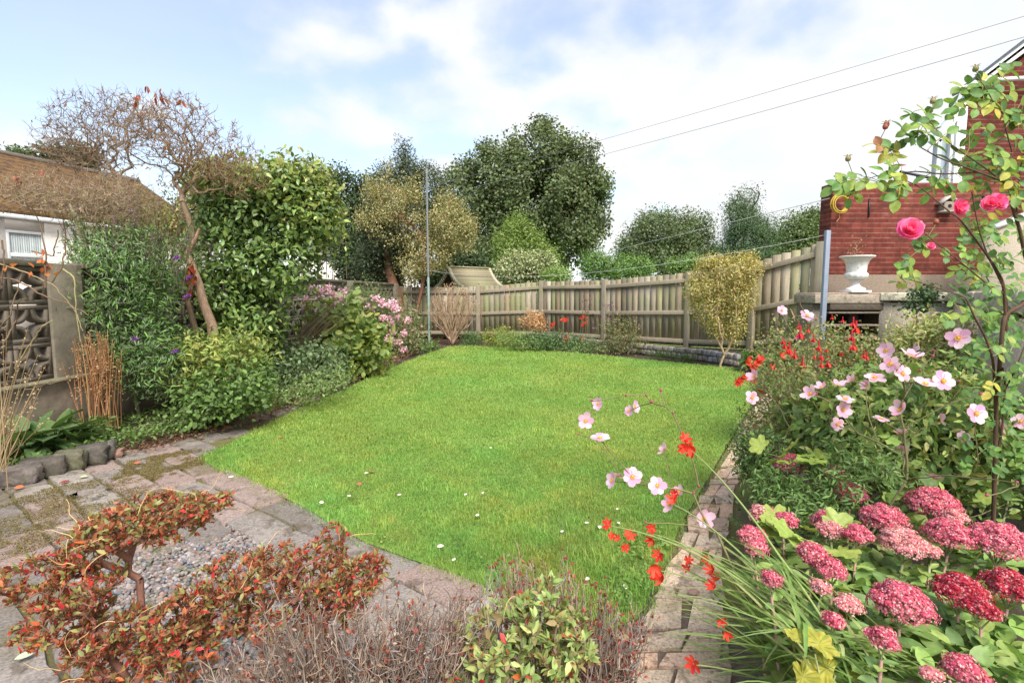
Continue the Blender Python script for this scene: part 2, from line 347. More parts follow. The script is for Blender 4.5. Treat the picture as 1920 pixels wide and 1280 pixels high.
# ============================================================ SETTING
def sheet(name, pts, z, mat, col=(.5, .5, .5)):
    bm = bmesh.new(); bm.faces.new([bm.verts.new((p[0], p[1], z if z is not None else p[2])) for p in pts]); bmesh.ops.triangulate(bm, faces=bm.faces[:])
    me = bpy.data.meshes.new(name); bm.normal_update(); bm.to_mesh(me); bm.free()
    a = me.color_attributes.new('Col', 'FLOAT_COLOR', 'POINT')
    for d in a.data: d.color = (*col, 1)
    me.materials.append(mat); o = bpy.data.objects.new(name, me); C.objects.link(o); return struct(o)
mb = MB(); nx = 120; gx = np.linspace(-1, 1, nx); gx = np.sign(gx)*np.abs(gx)**2.2*300; X, Y_ = np.meshgrid(gx, gx+0*60, indexing='ij')
def sstep(a, b, x): t = np.clip((x-a)/(b-a), 0, 1); return t*t*(3-2*t)
Z = -.03+0*X
v = np.stack([X, Y_, Z], -1).reshape(-1, 3); i = np.arange(nx-1)[:, None]*nx; j = np.arange(nx-1)[None]
mb.add(v, np.stack([i+j, i+nx+j, i+nx+j+1, i+j+1], -1).reshape(-1, 4)); struct(mb.build('ground', M['soil'], origin=(0, 0, 0)))

LAWNPX = [(375,860),(398,876),(430,893),(480,912),(530,935),(575,955),(620,985),(690,1022),(770,1052),(850,1078),(905,1100),(960,1135),(1040,1170),(1130,1190),(1195,1165),(1222,1110),(1245,1060),(1280,980),(1318,915),(1355,850),(1390,790),(1412,752),(1416,728),(1408,708),(1385,692),(1330,686),(1240,678),(1160,670),(1100,664),(1040,658),(980,653),(915,650),(870,648),(840,651),(800,664),(740,688),(690,710),(640,734),(560,768),(470,812),(415,842)]
LAWN = np.array([G(*p) for p in LAWNPX])
sheet('lawn', LAWN, .012, M['lawn'])
def inpoly(p, poly):
    x, y = p[:, 0], p[:, 1]; ins = np.zeros(len(p), bool); n = len(poly)
    for i in range(n):
        a, b = poly[i], poly[(i+1) % n]; c = ((a[1] > y) != (b[1] > y)) & (x < (b[0]-a[0])*(y-a[1])/(b[1]-a[1]+1e-12)+a[0]); ins ^= c
    return ins
def fbm2(p, s, seed=0):
    rr = np.random.default_rng(seed); o = 0
    for k in range(5):
        a = rr.uniform(0, 6.28); f = s*1.7**k; o = o+np.sin(p[:, 0]*f*math.cos(a)+p[:, 1]*f*math.sin(a)+rr.uniform(0, 6.28))*np.sin(p[:, 0]*f*math.sin(a)*1.3-p[:, 1]*f*math.cos(a)+rr.uniform(0, 6.28))/1.3**k
    return o/2
def grassblades():
    mb = MB(); lo, hi = LAWN.min(0)-.05, LAWN.max(0)+.05
    for (y0, y1, dens, h, wd) in ((1.5, 2.6, 26000, .020, .0022), (2.6, 4, 17000, .020, .0028), (4, 6.5, 7500, .020, .0045), (6.5, 9.5, 2200, .024, .008), (9.5, 14, 1100, .026, .012)):
        n = int(dens*(hi[0]-lo[0])*(y1-y0)); p = np.c_[R.uniform(lo[0], hi[0], n), R.uniform(y0, y1, n)]
        q = p+R.normal(0, .035, p.shape); p = p[inpoly(q, LAWN)]; n = len(p)
        cl = fbm2(p, 2.2, 1); fine = fbm2(p, 14, 2)
        pal = pick([(.212, .335, .066), (.25, .365, .08), (.315, .40, .11), (.185, .295, .062)], n, .22)
        dry = (R.random(n) < .05+.07*np.clip(cl, 0, 1))[:, None]; pal = np.where(dry, pick([(.36, .36, .13), (.30, .30, .10)], n), pal)
        near = np.clip((5.5-p[:, 1])/3, 0, 1); mid_ = fbm2(p, 5.5, 21); pal *= (1+.14*cl+(.06+.16*near)*fine+(.04+.16*near)*mid_)[:, None]; pal[:, 0] *= 1+.30*near*np.clip(fbm2(p, 7, 33), -.5, 1); pal[:, 0] *= 1+.22*np.clip(fbm2(p, 1.3, 9), -1, 1)
        hh = h*R.uniform(.5, 1.6, n)*(1+.35*np.clip(fine, -1, 1)+.5*np.clip(mid_, 0, 1)*near)*(1+.8*np.exp(-((p[:, 0]-.3)**2+(p[:, 1]-2.2)**2)/.25)); ang = R.uniform(0, 6.28, n)+0*cl; lean = R.uniform(.2, 1.1, n)
        d = np.c_[np.cos(ang), np.sin(ang)]; s_ = np.c_[-np.sin(ang), np.cos(ang), 0*ang]*wd/2*R.uniform(.7, 1.3, (n, 1))
        b = np.c_[p, np.full(n, .01)]; m_ = b+np.c_[d*(hh*lean*.3)[:, None], hh*.6]; t = b+np.c_[d*(hh*lean)[:, None], hh*(1-.25*lean)]
        v = np.stack([b-s_, b+s_, m_-s_*.8, m_+s_*.8, t], 1).reshape(-1, 3); k = (np.arange(n)*5)[:, None]
        mb.add(v, np.concatenate([k+np.array([[0, 1, 3]]), k+np.array([[0, 3, 2]]), k+np.array([[2, 3, 4]])]), np.repeat(pal, 5, 0))
    tag(mb.build('grass', M['grass'], origin=(0, 0, 0)), 'short bright green lawn grass filling the middle of the garden', 'grass', kind='stuff')
grassblades()

# ---- patio: slabs in the frame of the lawn's near edge
A0, D0 = G(375, 860), G(905, 1100); e1 = (D0-A0); e1 /= np.linalg.norm(e1); e2 = np.array((-e1[1], e1[0], 0)); e2 = -e2 if e2[1] > 0 else e2
sheet('patio_joints', [A0-e1*4.5+e2*(-1.6), A0-e1*1.2-e2*1.8, A0+e2*.03, D0+e1*.5+e2*.03, D0+e1*2.0+e2*.4, D0+e1*2+e2*4, A0-e1*4.5+e2*4], -.004, M['moss'])
pit = G(400, 1015)-A0; pu, pv = pit@e1, pit@e2
def slabs():
    mb = MB(); cols = [(.30, .235, .20), (.33, .25, .22), (.27, .235, .21), (.22, .19, .17), (.31, .23, .20), (.34, .30, .265)]
    rows = [(-.012, .207)]
    y = .20
    while y < 4: rows.append((y, .20)); y += .206
    for ri, (y0, hgt) in enumerate(rows):
        x = -4.2+(ri % 2)*.2+random.uniform(0, .1)
        while x < 3.2:
            L = .40*random.choice((1, 1, 1, .75, 1.0)); cxx, cyy = x+L/2, y0+hgt/2
            if ri == 0 and x > 2.9: break
            if not (pu-.05 < cxx < pu+1.1 and pv-.1 < cyy < pv+.5):
                g = .006; c = random.choice(cols); zt = .010+random.uniform(-.006, .007)
                q = [(x+g, y0+g), (x+L-g, y0+g), (x+L-g, y0+hgt-g), (x+g, y0+hgt-g)]
                pts = []
                for k in range(4):
                    a, b = np.array(q[k]), np.array(q[(k+1) % 4])
                    for u in (.06, .35, .65, .94): pts.append(a+(b-a)*u+R.normal(0, .006, 2))
                pts = [A0+e1*p[0]+e2*p[1] for p in pts]
                ctr = np.mean(pts, 0); n = len(pts); inn = [ctr+(p-ctr)*.965 for p in pts]; tx, ty = R.normal(0, .008, 2)
                z = lambda p: zt+(p[0]-ctr[0])*tx+(p[1]-ctr[1])*ty
                v = [(p[0], p[1], -.04) for p in pts]+[(p[0], p[1], z(p)-.007) for p in pts]+[(p[0], p[1], z(p)) for p in inn]+[(ctr[0], ctr[1], zt)]
                f = [(i+n*l, (i+1) % n+n*l, (i+1) % n+n*(l+1), i+n*(l+1)) for i in range(n) for l in (0, 1)]
                mb.add(v, f, c); mb.add(v, [(2*n+i, 2*n+(i+1) % n, 3*n) for i in range(n)], c)
            x += L
    for ri in range(9):   # the old slabs left of the lawn's corner
        x = -4.0
        while x < -.15-ri*.04:
            L = .40; y0 = -.21-ri*.205
            if random.random() < .93-.05*ri and x+L < .02-ri*.11:
                c = random.choice(cols[2:5]); mb.prism([A0+e1*a+e2*b for a, b in ((x+.008, y0+.01), (x+L-.008, y0+.01), (x+L-.008, y0+.195), (x+.008, y0+.195))][::-1], -.04, .004+random.uniform(-.003, .003), c)
            x += L
    struct(mb.build('patio', M['slab'], smooth=False))
slabs()
# gravel in the square hole of the patio
def gravel():
    n = 7500; a = R.uniform(-.12, 1.25, n); b = R.uniform(-.12, .62, n)
    mb = MB(); pal = [(.42, .35, .30), (.5, .44, .40), (.33, .31, .31), (.45, .30, .25), (.22, .24, .28), (.55, .5, .47), (.36, .24, .20)]
    ico = bmesh.new(); bmesh.ops.create_icosphere(ico, subdivisions=1, radius=1); V = np.array([v.co[:] for v in ico.verts]); F = np.array([[q.index for q in f.verts] for f in ico.faces]); ico.free()
    cc = pick(pal, n, .15)*.62
    for i in range(n):
        s = R.uniform(.007, .016)*np.array((1, R.uniform(.6, 1), R.uniform(.5, .8))); th = R.uniform(0, 6.28); Q = np.array([[math.cos(th), -math.sin(th), 0], [math.sin(th), math.cos(th), 0], [0, 0, 1]])
        p = A0+e1*(pu-.03+a[i])+e2*(pv-.05+b[i]); p[2] = .0+R.uniform(-.006, .008); mb.add((V*s)@Q.T+p, F, cc[i])
    tag(mb.build('gravel', M['stone'], smooth=True), 'small mixed pebbles filling the square hole in the patio', 'gravel', kind='stuff')
gravel()
# brick and stone path along the lawn's right edge
def path():
    mb = MB(); L = [G(*p) for p in ((1090,1330),(1150,1250),(1195,1185),(1232,1110),(1255,1060),(1290,980),(1328,915),(1365,850),(1400,790),(1424,752),(1450,715))]
    Rr = [G(*p) for p in ((1375,1330),(1370,1250),(1362,1185),(1356,1110),(1354,1060),(1368,980),(1382,915),(1406,850),(1430,790),(1450,752),(1474,715))]
    L, Rr = np.array(L), np.array(Rr); cs = np.r_[0, np.cumsum(np.linalg.norm(np.diff(L, axis=0), axis=1))]
    s = 0; cols = [(.60, .40, .28), (.64, .45, .33), (.56, .43, .32), (.46, .36, .27), (.66, .50, .37)]
    while s < cs[-1]-.02:
        h = random.choice((.10, .15, .19, .22)); ev = lambda arr, q: np.array([np.interp(q, cs, arr[:, k]) for k in range(3)])
        a0, a1, b0, b1 = ev(L, s+.006), ev(L, min(s+h-.006, cs[-1])), ev(Rr, s+.006), ev(Rr, min(s+h-.006, cs[-1]))
        cut = sorted([0, random.uniform(.3, .7), 1]) if random.random() < .75 else [0, .33, .66, 1]
        for u0, u1 in zip(cut[:-1], cut[1:]):
            q = [a0+(b0-a0)*(u0+.012), a0+(b0-a0)*(u1-.012), a1+(b1-a1)*(u1-.012), a1+(b1-a1)*(u0+.012)]
            q = [p+np.r_[R.normal(0, .009, 2), 0] for p in q]; mb.prism(q, -.04, .012+random.uniform(-.006, .008), random.choice(cols))
        s += h
    struct(mb.build('path', M['slab'], bevel=.006))
    sheet('path_joints', [p+np.array((-.03, 0, 0)) for p in L]+[p+np.array((.12, 0, 0)) for p in Rr[::-1]], .0, M['moss']); sheet('soil_patch', [G(*p) for p in ((1000,1180),(1215,1150),(1420,1150),(1500,1340),(1000,1340))], .001, M['dirt'])
path()
# neighbouring grass beyond the fence
sheet('neighbour_lawn', [(-3, 14.8), (1.0, 13.9), (2.5, 12.4), (4.0, 10.4), (4.5, 9.2), (5.2, 8.3), (60, 8.4), (60, 90), (-60, 90), (-9, 30), (-2.6, 16)], .02, M['lawn'])

# ============================================================ FENCE
FP = np.array([(-3.1, 14.4, .06), (-.91, 13.9, .07), (.77, 13.4, .105), (2.16, 12.0, .125), (3.54, 10.3, .17), (4.17, 8.9, .26), (4.80, 8.05, .45)])
FT = np.array([1.42, 1.43, 1.55, 1.55, 1.66, 1.80, 2.02])
wc = [(.38, .31, .21), (.43, .36, .26), (.34, .29, .21), (.46, .40, .30), (.34, .32, .19), (.32, .26, .18)]
def fence():
    t = thing('wooden_fence', 'weathered wooden board fence with sloping rails along the far end of the garden', 'fence', FP[3])
    for k in range(6):
        a, b = FP[k].copy(), FP[k+1].copy(); d = b-a; L = np.linalg.norm(d[:2]); dn = d/np.linalg.norm(d[:2]); n = np.array((dn[1], -dn[0], 0)); n = -n if n[1] > 0 else n
        mb = MB(); nb = int(round(L/.152)); th0, th1 = FT[k], FT[k+1]
        for q in range(nb):
            u = (q+.5)/nb; p = a+d*u; top = th0+(th1-th0)*u+random.uniform(-.012, .012); bot = p[2]+.02
            z = (top+bot)/2; wd = L/nb-(.006+random.uniform(0, .010)); ang = math.atan2(d[1], d[0])+random.uniform(-.02, .02)
            c = np.array(random.choice(wc))*random.choice((.5, .65, .72, .8, .95))*np.array(random.choice(((1, 1, 1), (1, 1, 1), (.93, 1.03, .85), (1.06, .98, .92))))*random.uniform(.9, 1.08)
            mb.box((p[0]-n[0]*.02, p[1]-n[1]*.02, z), (wd, .018, top-bot), c, rz=ang)
        mb.build('fence_panel', M['wood'], t)
        for fr in (.90, .47, .08):
            za = a[2]+(th0-a[2])*fr; zb = b[2]+(th1-b[2])*fr; mr = MB()
            mr.beam((a[0]+n[0]*.012+dn[0]*.05, a[1]+n[1]*.012+dn[1]*.05, za), (b[0]+n[0]*.012-dn[0]*.05, b[1]+n[1]*.012-dn[1]*.05, zb), .04, .085, np.array(wc[1])*random.uniform(.75, .9))
            mr.build('rail', M['wood'], t, bevel=.004)
    for k in range(7):
        mb = MB(); p = FP[k]; hh = FT[k]+.03-p[2]+.3; mb.box((p[0], p[1], p[2]-.3+hh/2), (.11, .11, hh), np.array(wc[2])*random.uniform(.8, .92), rz=math.atan2(*(FP[min(k+1, 6)]-FP[max(k-1, 0)])[[1, 0]])); mb.build('post', M['wood'], t, bevel=.006)
fence()
# cobble edging wall and raised bed behind it
CP = [G(*p) for p in ((880,628),(950,634),(1020,640),(1100,651),(1180,660),(1250,668),(1320,675),(1390,686))]
def cobbles():
    mb = MB(); P_ = np.array(CP); cs = np.r_[0, np.cumsum(np.linalg.norm(np.diff(P_, axis=0), axis=1))]; t = thing('cobble_edging_wall', 'low edging wall of square grey cobbles below the fence', 'wall', CP[4])
    for row in range(2):
        s = row*.06
        while s < cs[-1]-.1:
            wd = random.uniform(.10, .135); q = np.array([np.interp(s+wd/2, cs, P_[:, k]) for k in range(3)]); q2 = np.array([np.interp(s+wd/2+.05, cs, P_[:, k]) for k in range(3)])
            mb.box((q[0], q[1], .045+row*.11), (wd-.014, .10, .098), pick([(.36, .32, .27), (.30, .30, .30), (.40, .34, .27), (.27, .25, .23)], 1)[0], rz=math.atan2(*(q2-q)[[1, 0]]), jit=.006); s += wd
    mb.build('cobbles', M['stone'], t, bevel=.018)
    m2 = MB(); 
    for a, b in zip(CP[:-1], CP[1:]): m2.beam(a+np.array((0, .02, .03)), b+np.array((0, .02, .03)), .07, .20, (.12, .11, .08))
    m2.build('mortar', M['stone'], t)
cobbles()
sheet('planting_bed', [np.r_[p[:2]+(0, .05), .13] for p in CP]+[(4.4, 7.9, .4), (4.82, 8.1, .42)]+[(FP[k][0], FP[k][1]+.05, FP[k][2]+.005) for k in range(6, 0, -1)], None, M['soil'])

# ============================================================ LEFT SCREEN WALL
def leftwall():
    W = lambda y: np.array((-3.85+(y-3.4)*.078, y, 0.)); d = W(2)-W(1); d /= np.linalg.norm(d); ang = math.atan2(d[1], d[0])
    t = thing('screen_block_wall', 'grey concrete screen block boundary wall with pierced pattern on the left', 'wall', W(4.3))
    col = (.17, .14, .11)
    proto = None
    def block(at):
        nonlocal proto
        if proto is None:
            mb = MB(); h = .145; fr = .034
            for x, z, sx, sz in ((0, h-fr/2, 2*h, fr), (0, -h+fr/2, 2*h, fr), (-h+fr/2, 0, fr, 2*h-2*fr), (h-fr/2, 0, fr, 2*h-2*fr)): mb.box((x, 0, z), (sx, .09, sz), col)
            for sx in (-1, 1):
                for sz in (-1, 1):
                    c0 = np.array((sx*(h-.03), sz*(h-.03))); a = np.linspace(0, np.pi/2, 9); ri, ro = .078, .112; i_ = []
                    for q in a:
                        e = np.array((-sx*math.cos(q), -sz*math.sin(q)))
                        for rr in (ri, ro):
                            for yy in (-.047, .047): i_.append((c0[0]+e[0]*rr, yy, c0[1]+e[1]*rr))
                    f = []
                    for q in range(8):
                        b = q*4; f += [(b, b+4, b+5, b+1), (b+2, b+3, b+7, b+6), (b, b+2, b+6, b+4), (b+1, b+5, b+7, b+3)]
                    mb.add(i_, f, col)
            ORG['__z'] = 0; o = mb.build('screen_block', M['conc'], None, origin=(0, 0, 0)); proto = o
        else: o = proto.copy(); C.objects.link(o)
        o.parent = t; o.location = at-ORG[t.name]; o.rotation_euler = (0, 0, ang); return o
    def bay(y0, n):
        for k in range(n):
            for r_ in range(3): p = W(y0+(k+.5)*.3); p[2] = .56+.15+r_*.3; block(p)
    piers = []
    bay(3.25, 3); y = 4.15
    mb = MB()
    def pier(y0, wdt=.30):
        m = MB(); c = W(y0+wdt/2); m.box((c[0]+.0, c[1], .745), (wdt, .13, 1.50), (.235, .205, .155), rz=ang); m.build('pier', M['conc'], t, bevel=.008)
    pier(4.15); y = 4.45
    for k in range(3):
        bay(y, 9); y += 2.7; pier(y, .32 if k < 2 else .4); y += .32
    a, b = W(2.0), W(y); mb = MB(); mb.beam(a+(0, 0, .27), b+(0, 0, .27), .20, .54, (.15, .12, .09)); mb.build('base_course', M['conc'], t)
    mb = MB(); mb.beam(a+(0.03, 0, .55), b+(.03, 0, .55), .24, .022, (.20, .18, .12)); mb.build('ledge', M['conc'], t, bevel=.006)
    for y0, y1 in ((3.25, 4.15), (4.45, 7.15), (7.47, 10.17), (10.49, 13.19)):
        mb = MB(); mb.beam(W(y0)+(0, 0, 1.485), W(y1)+(0, 0, 1.485), .15, .05, (.18, .155, .12)); mb.build('coping', M['conc'], t, bevel=.008)
leftwall()
# edging stones of the left bed
for k, (x, y, sx, sy, sz, lb) in enumerate(((20, 912, .26, .16, .15, 'pale broken edging stone nearest the camera at the left bed'), (75, 896, .24, .16, .16, 'dark sloping edging stone second from the left edge'), (125, 884, .17, .16, .17, 'mossy square edging stone in the middle of the row'), (168, 872, .17, .15, .17, 'rough dark edging stone with lichen under the broad leaves'), (193, 862, .05, .05, .03, None), (185, 864, .16, .14, .15, 'smooth grey edging stone at the far end of the row'), (203, 862, .13, .09, .08, 'small reddish flat stone lying beside the row end'))):
    if lb is None: continue
    p = G(x, y); bm = bmesh.new(); bmesh.ops.create_cube(bm, size=1); bmesh.ops.subdivide_edges(bm, edges=bm.edges[:], cuts=3, use_grid_fill=True)
    for v in bm.verts:
        co = np.array(v.co)*2; n_ = (np.abs(co)**16).sum()**(1/16); co = co/n_*np.array((sx, sy, sz*.8))*.5; v.co = Vector(co+R.normal(0, .009, 3))
    V = np.array([v.co[:] for v in bm.verts]); F = np.array([[q.index for q in f.verts] for f in bm.faces]); bm.free()
    ca, sa = math.cos(.5), math.sin(.5); V = V@np.array([[ca, sa, 0], [-sa, ca, 0], [0, 0, 1]])
    mb = MB(); mb.add(V+p+np.array((0, .04, sz*.42)), F, [(.20, .17, .15), (.14, .12, .10), (.16, .15, .10), (.12, .105, .09), (.2, .2, .2), (.15, .135, .12), (.28, .17, .13)][k])
    tag(mb.build('edging_stone', M['stone'], smooth=True), lb, 'stone', 'edging stones of the left bed')
sheet('flower_bed', [(*G(-160, 955)[:2], .07), (*G(0, 910)[:2], .07), (*G(110, 877)[:2], .07), (*G(205, 853)[:2], .012), (*G(300, 838)[:2], .008), (*G(420, 800)[:2], .008), (*G(560, 740)[:2], .008), (*G(700, 688)[:2], .008), (*G(790, 645)[:2], .008), (-2.6, 13.6, .03), (-3.0, 13.4, .03), (-3.55, 7, .06), (-3.72, 4.5, .10), (-3.85, 2.5, .09)], None, M['soil'])

# ============================================================ NEIGHBOUR BUNGALOW (left)
def bungalow():
    dr = np.array((.34, 1, 0)); dr /= np.linalg.norm(dr); pr = np.array((-dr[1], dr[0], 0)); O = np.array((-13., 13., 0))
    t = thing('bungalow', 'white harled bungalow with mossy tiled roof beyond the screen wall', 'building', O)
    p0, p1 = O-dr*9, O+dr*6.3; EZ = 3.25
    mb = MB(); wdir = lambda s, z: O+dr*s+np.array((0, 0, z))
    # wall with a real opening for the window
    s0, s1, z0, z1 = .27, 1.12, 1.95, 2.88; th = pr*.25
    def slab(sa, sb, za, zb):
        a, b = wdir(sa, (za+zb)/2)+th/2, wdir(sb, (za+zb)/2)+th/2; mb.beam(a, b, .25, zb-za, (.6, .6, .6))
    slab(-9, s0, 0, EZ); slab(s1, 6.3, 0, EZ); slab(s0, s1, 0, z0); slab(s0, s1, z1, EZ)
    mb.beam(O+dr*6.3+pr*.25+(0, 0, EZ/2), O+dr*6.3+pr*6+(0, 0, EZ/2), .25, EZ, (.6, .6, .6)); mb.build('wall', M['white'], t)
    w_ = MB(); fw = .07
    for sa, sb, za, zb in ((s0, s1, z1-fw, z1), (s0, s1, z0, z0+fw), (s0, s0+fw, z0+fw, z1-fw), (s1-fw, s1, z0+fw, z1-fw), (s0+fw, s1-fw, 2.20, 2.29)):
        w_.beam(wdir(sa, (za+zb)/2)+pr*.04, wdir(sb, (za+zb)/2)+pr*.04, .08, zb-za, (.85, .86, .86))
    wo = w_.build('window_frame', M['plain'], t, bevel=.006)
    g = MB(); g.beam(wdir(s0+fw, 2.42)+pr*.07, wdir(s1-fw, 2.42)+pr*.07, .01, .86, (.5, .5, .5)); g.build('pane', M['glass'], wo)
    bl = MB(); n = 14
    for k in range(n): u = s0+.08+(s1-s0-.16)*(k+.5)/n; bl.beam(wdir(u-.022, 2.42)+pr*.062, wdir(u+.022, 2.42)+pr*.062, .004, .84, np.array((.62, .68, .68))*random.uniform(.85, 1.1))
    bl.build('blind', M['plain'], wo)
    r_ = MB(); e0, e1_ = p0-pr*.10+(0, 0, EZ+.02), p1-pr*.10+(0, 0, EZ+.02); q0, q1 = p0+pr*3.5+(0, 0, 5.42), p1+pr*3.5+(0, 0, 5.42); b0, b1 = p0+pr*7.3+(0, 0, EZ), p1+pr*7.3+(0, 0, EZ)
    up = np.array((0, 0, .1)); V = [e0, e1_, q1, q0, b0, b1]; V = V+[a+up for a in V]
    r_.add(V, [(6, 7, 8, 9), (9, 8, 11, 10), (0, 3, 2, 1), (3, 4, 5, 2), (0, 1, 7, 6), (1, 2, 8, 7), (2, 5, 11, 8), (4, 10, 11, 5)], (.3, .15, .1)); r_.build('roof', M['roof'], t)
    rd = MB(); rd.tube([q0+(0, 0, .1), q1+(0, 0, .1)], .10, (.16, .13, .11), 8); rd.build('ridge', M['stone'], t)
    gt = MB(); gt.beam(e0-pr*.07-(0, 0, .06), e1_-pr*.07-(0, 0, .06), .12, .11, (.8, .82, .84)); gt.build('gutter', M['plain'], t, bevel=.02)
bungalow()
def outhouse():
    t = thing('white_outbuilding', 'pale rendered outbuilding glimpsed between camellia and trees', 'building', (-6.5, 20, 0))
    a, b = P(560, 500, 20), P(770, 500, 22); mb = MB(); mb.beam((a[0], a[1], 1.4), (b[0], b[1], 1.4), .3, 2.8, (.6, .6, .6)); mb.build('wall', M['white'], t)
    mb = MB(); d = np.array((-.2, 1, 0)); A, B = np.array((a[0], a[1], 2.8)), np.array((b[0], b[1], 2.8)); A2, B2 = A+d*2+(0, 0, 1.3), B+d*2+(0, 0, 1.3)
    V = [A-d*.3-(0, 0, .15), B-d*.3-(0, 0, .15), B2, A2]; V += [v_+np.array((0, 0, .1)) for v_ in V]; mb.add(V, [(0, 1, 5, 4), (4, 5, 6, 7), (1, 2, 6, 5), (0, 4, 7, 3), (0, 3, 2, 1)], (.2, .2, .2)); mb.build('roof', M['stone'], t)
outhouse()

# ============================================================ SUMMERHOUSE ROOF beyond the far fence
def summerhouse():
    Yd = 16.0; c = P(880, 530, Yd); t = thing('summerhouse', 'small garden shelter with curved shingled roof behind the fence', 'shelter', (c[0], c[1], 0))
    zr = P(885, 503, Yd)[2]; ze = P(885, 536, Yd)[2]-.05; ang = rad(38); ex = np.array((math.cos(ang), math.sin(ang), 0)); ey = np.array((-ex[1], ex[0], 0)); hw = .72
    T = lambda x, y, z: np.array((c[0], c[1], 0))+ex*x+ey*y+np.array((0, 0, z))
    mb = MB(); n = 13; prof = [(u**1.1*.80, zr-(zr-ze)*(1-(1-u)**1.7)) for u in np.linspace(0, 1, n)]
    for sgn in (-1, 1):
        for k in range(n-1):
            (a, za), (b, zb) = prof[k], prof[k+1]
            mb.add([T(-hw, sgn*a, za+.012), T(hw, sgn*a, za+.012), T(hw, sgn*b, zb+.03), T(-hw, sgn*b, zb+.03), T(-hw, sgn*a, za-.02), T(hw, sgn*a, za-.02), T(hw, sgn*b, zb-.012), T(-hw, sgn*b, zb-.012)], [(0, 1, 2, 3), (3, 2, 6, 7), (7, 6, 5, 4), (0, 3, 7, 4), (1, 5, 6, 2)], pick([(.27, .24, .15), (.32, .29, .19), (.22, .20, .12)], 1)[0])
    ro = mb.build('roof', M['wood'], t); bb = MB()
    for sx in (-1, 1):
        for sgn in (-1, 1):
            pts = [T(sx*(hw+.03), sgn*a, z) for a, z in prof]
            for p, q in zip(pts[:-1], pts[1:]): bb.beam(p, q, .07, .12, (.50, .46, .34))
    bb.beam(T(-hw, 0, zr+.03), T(hw, 0, zr+.03), .09, .035, (.46, .42, .3)); bb.build('barge_board', M['wood'], ro)
    g = MB(); V = [T(-hw+.12, a, z-.02) for a, z in prof]+[T(-hw+.12, -a, z-.02) for a, z in prof[1:]]; V = [T(-hw+.12, 0, ze)]+V; g.add(V, [(0, i+1, i+2) for i in range(n-1)]+[(0, 1, n+1)]+[(0, n+i, n+i+1) for i in range(1, n-1)], (.10, .065, .045)); g.build('gable', M['wood'], t)
    for sx in (-1, 1):
        for sy in (-1, 1): pm = MB(); q = T(sx*(hw-.1), sy*.6, ze/2); pm.box(q, (.1, .1, ze+.2), (.2, .17, .12), rz=ang); pm.build('post', M['wood'], t)
summerhouse()

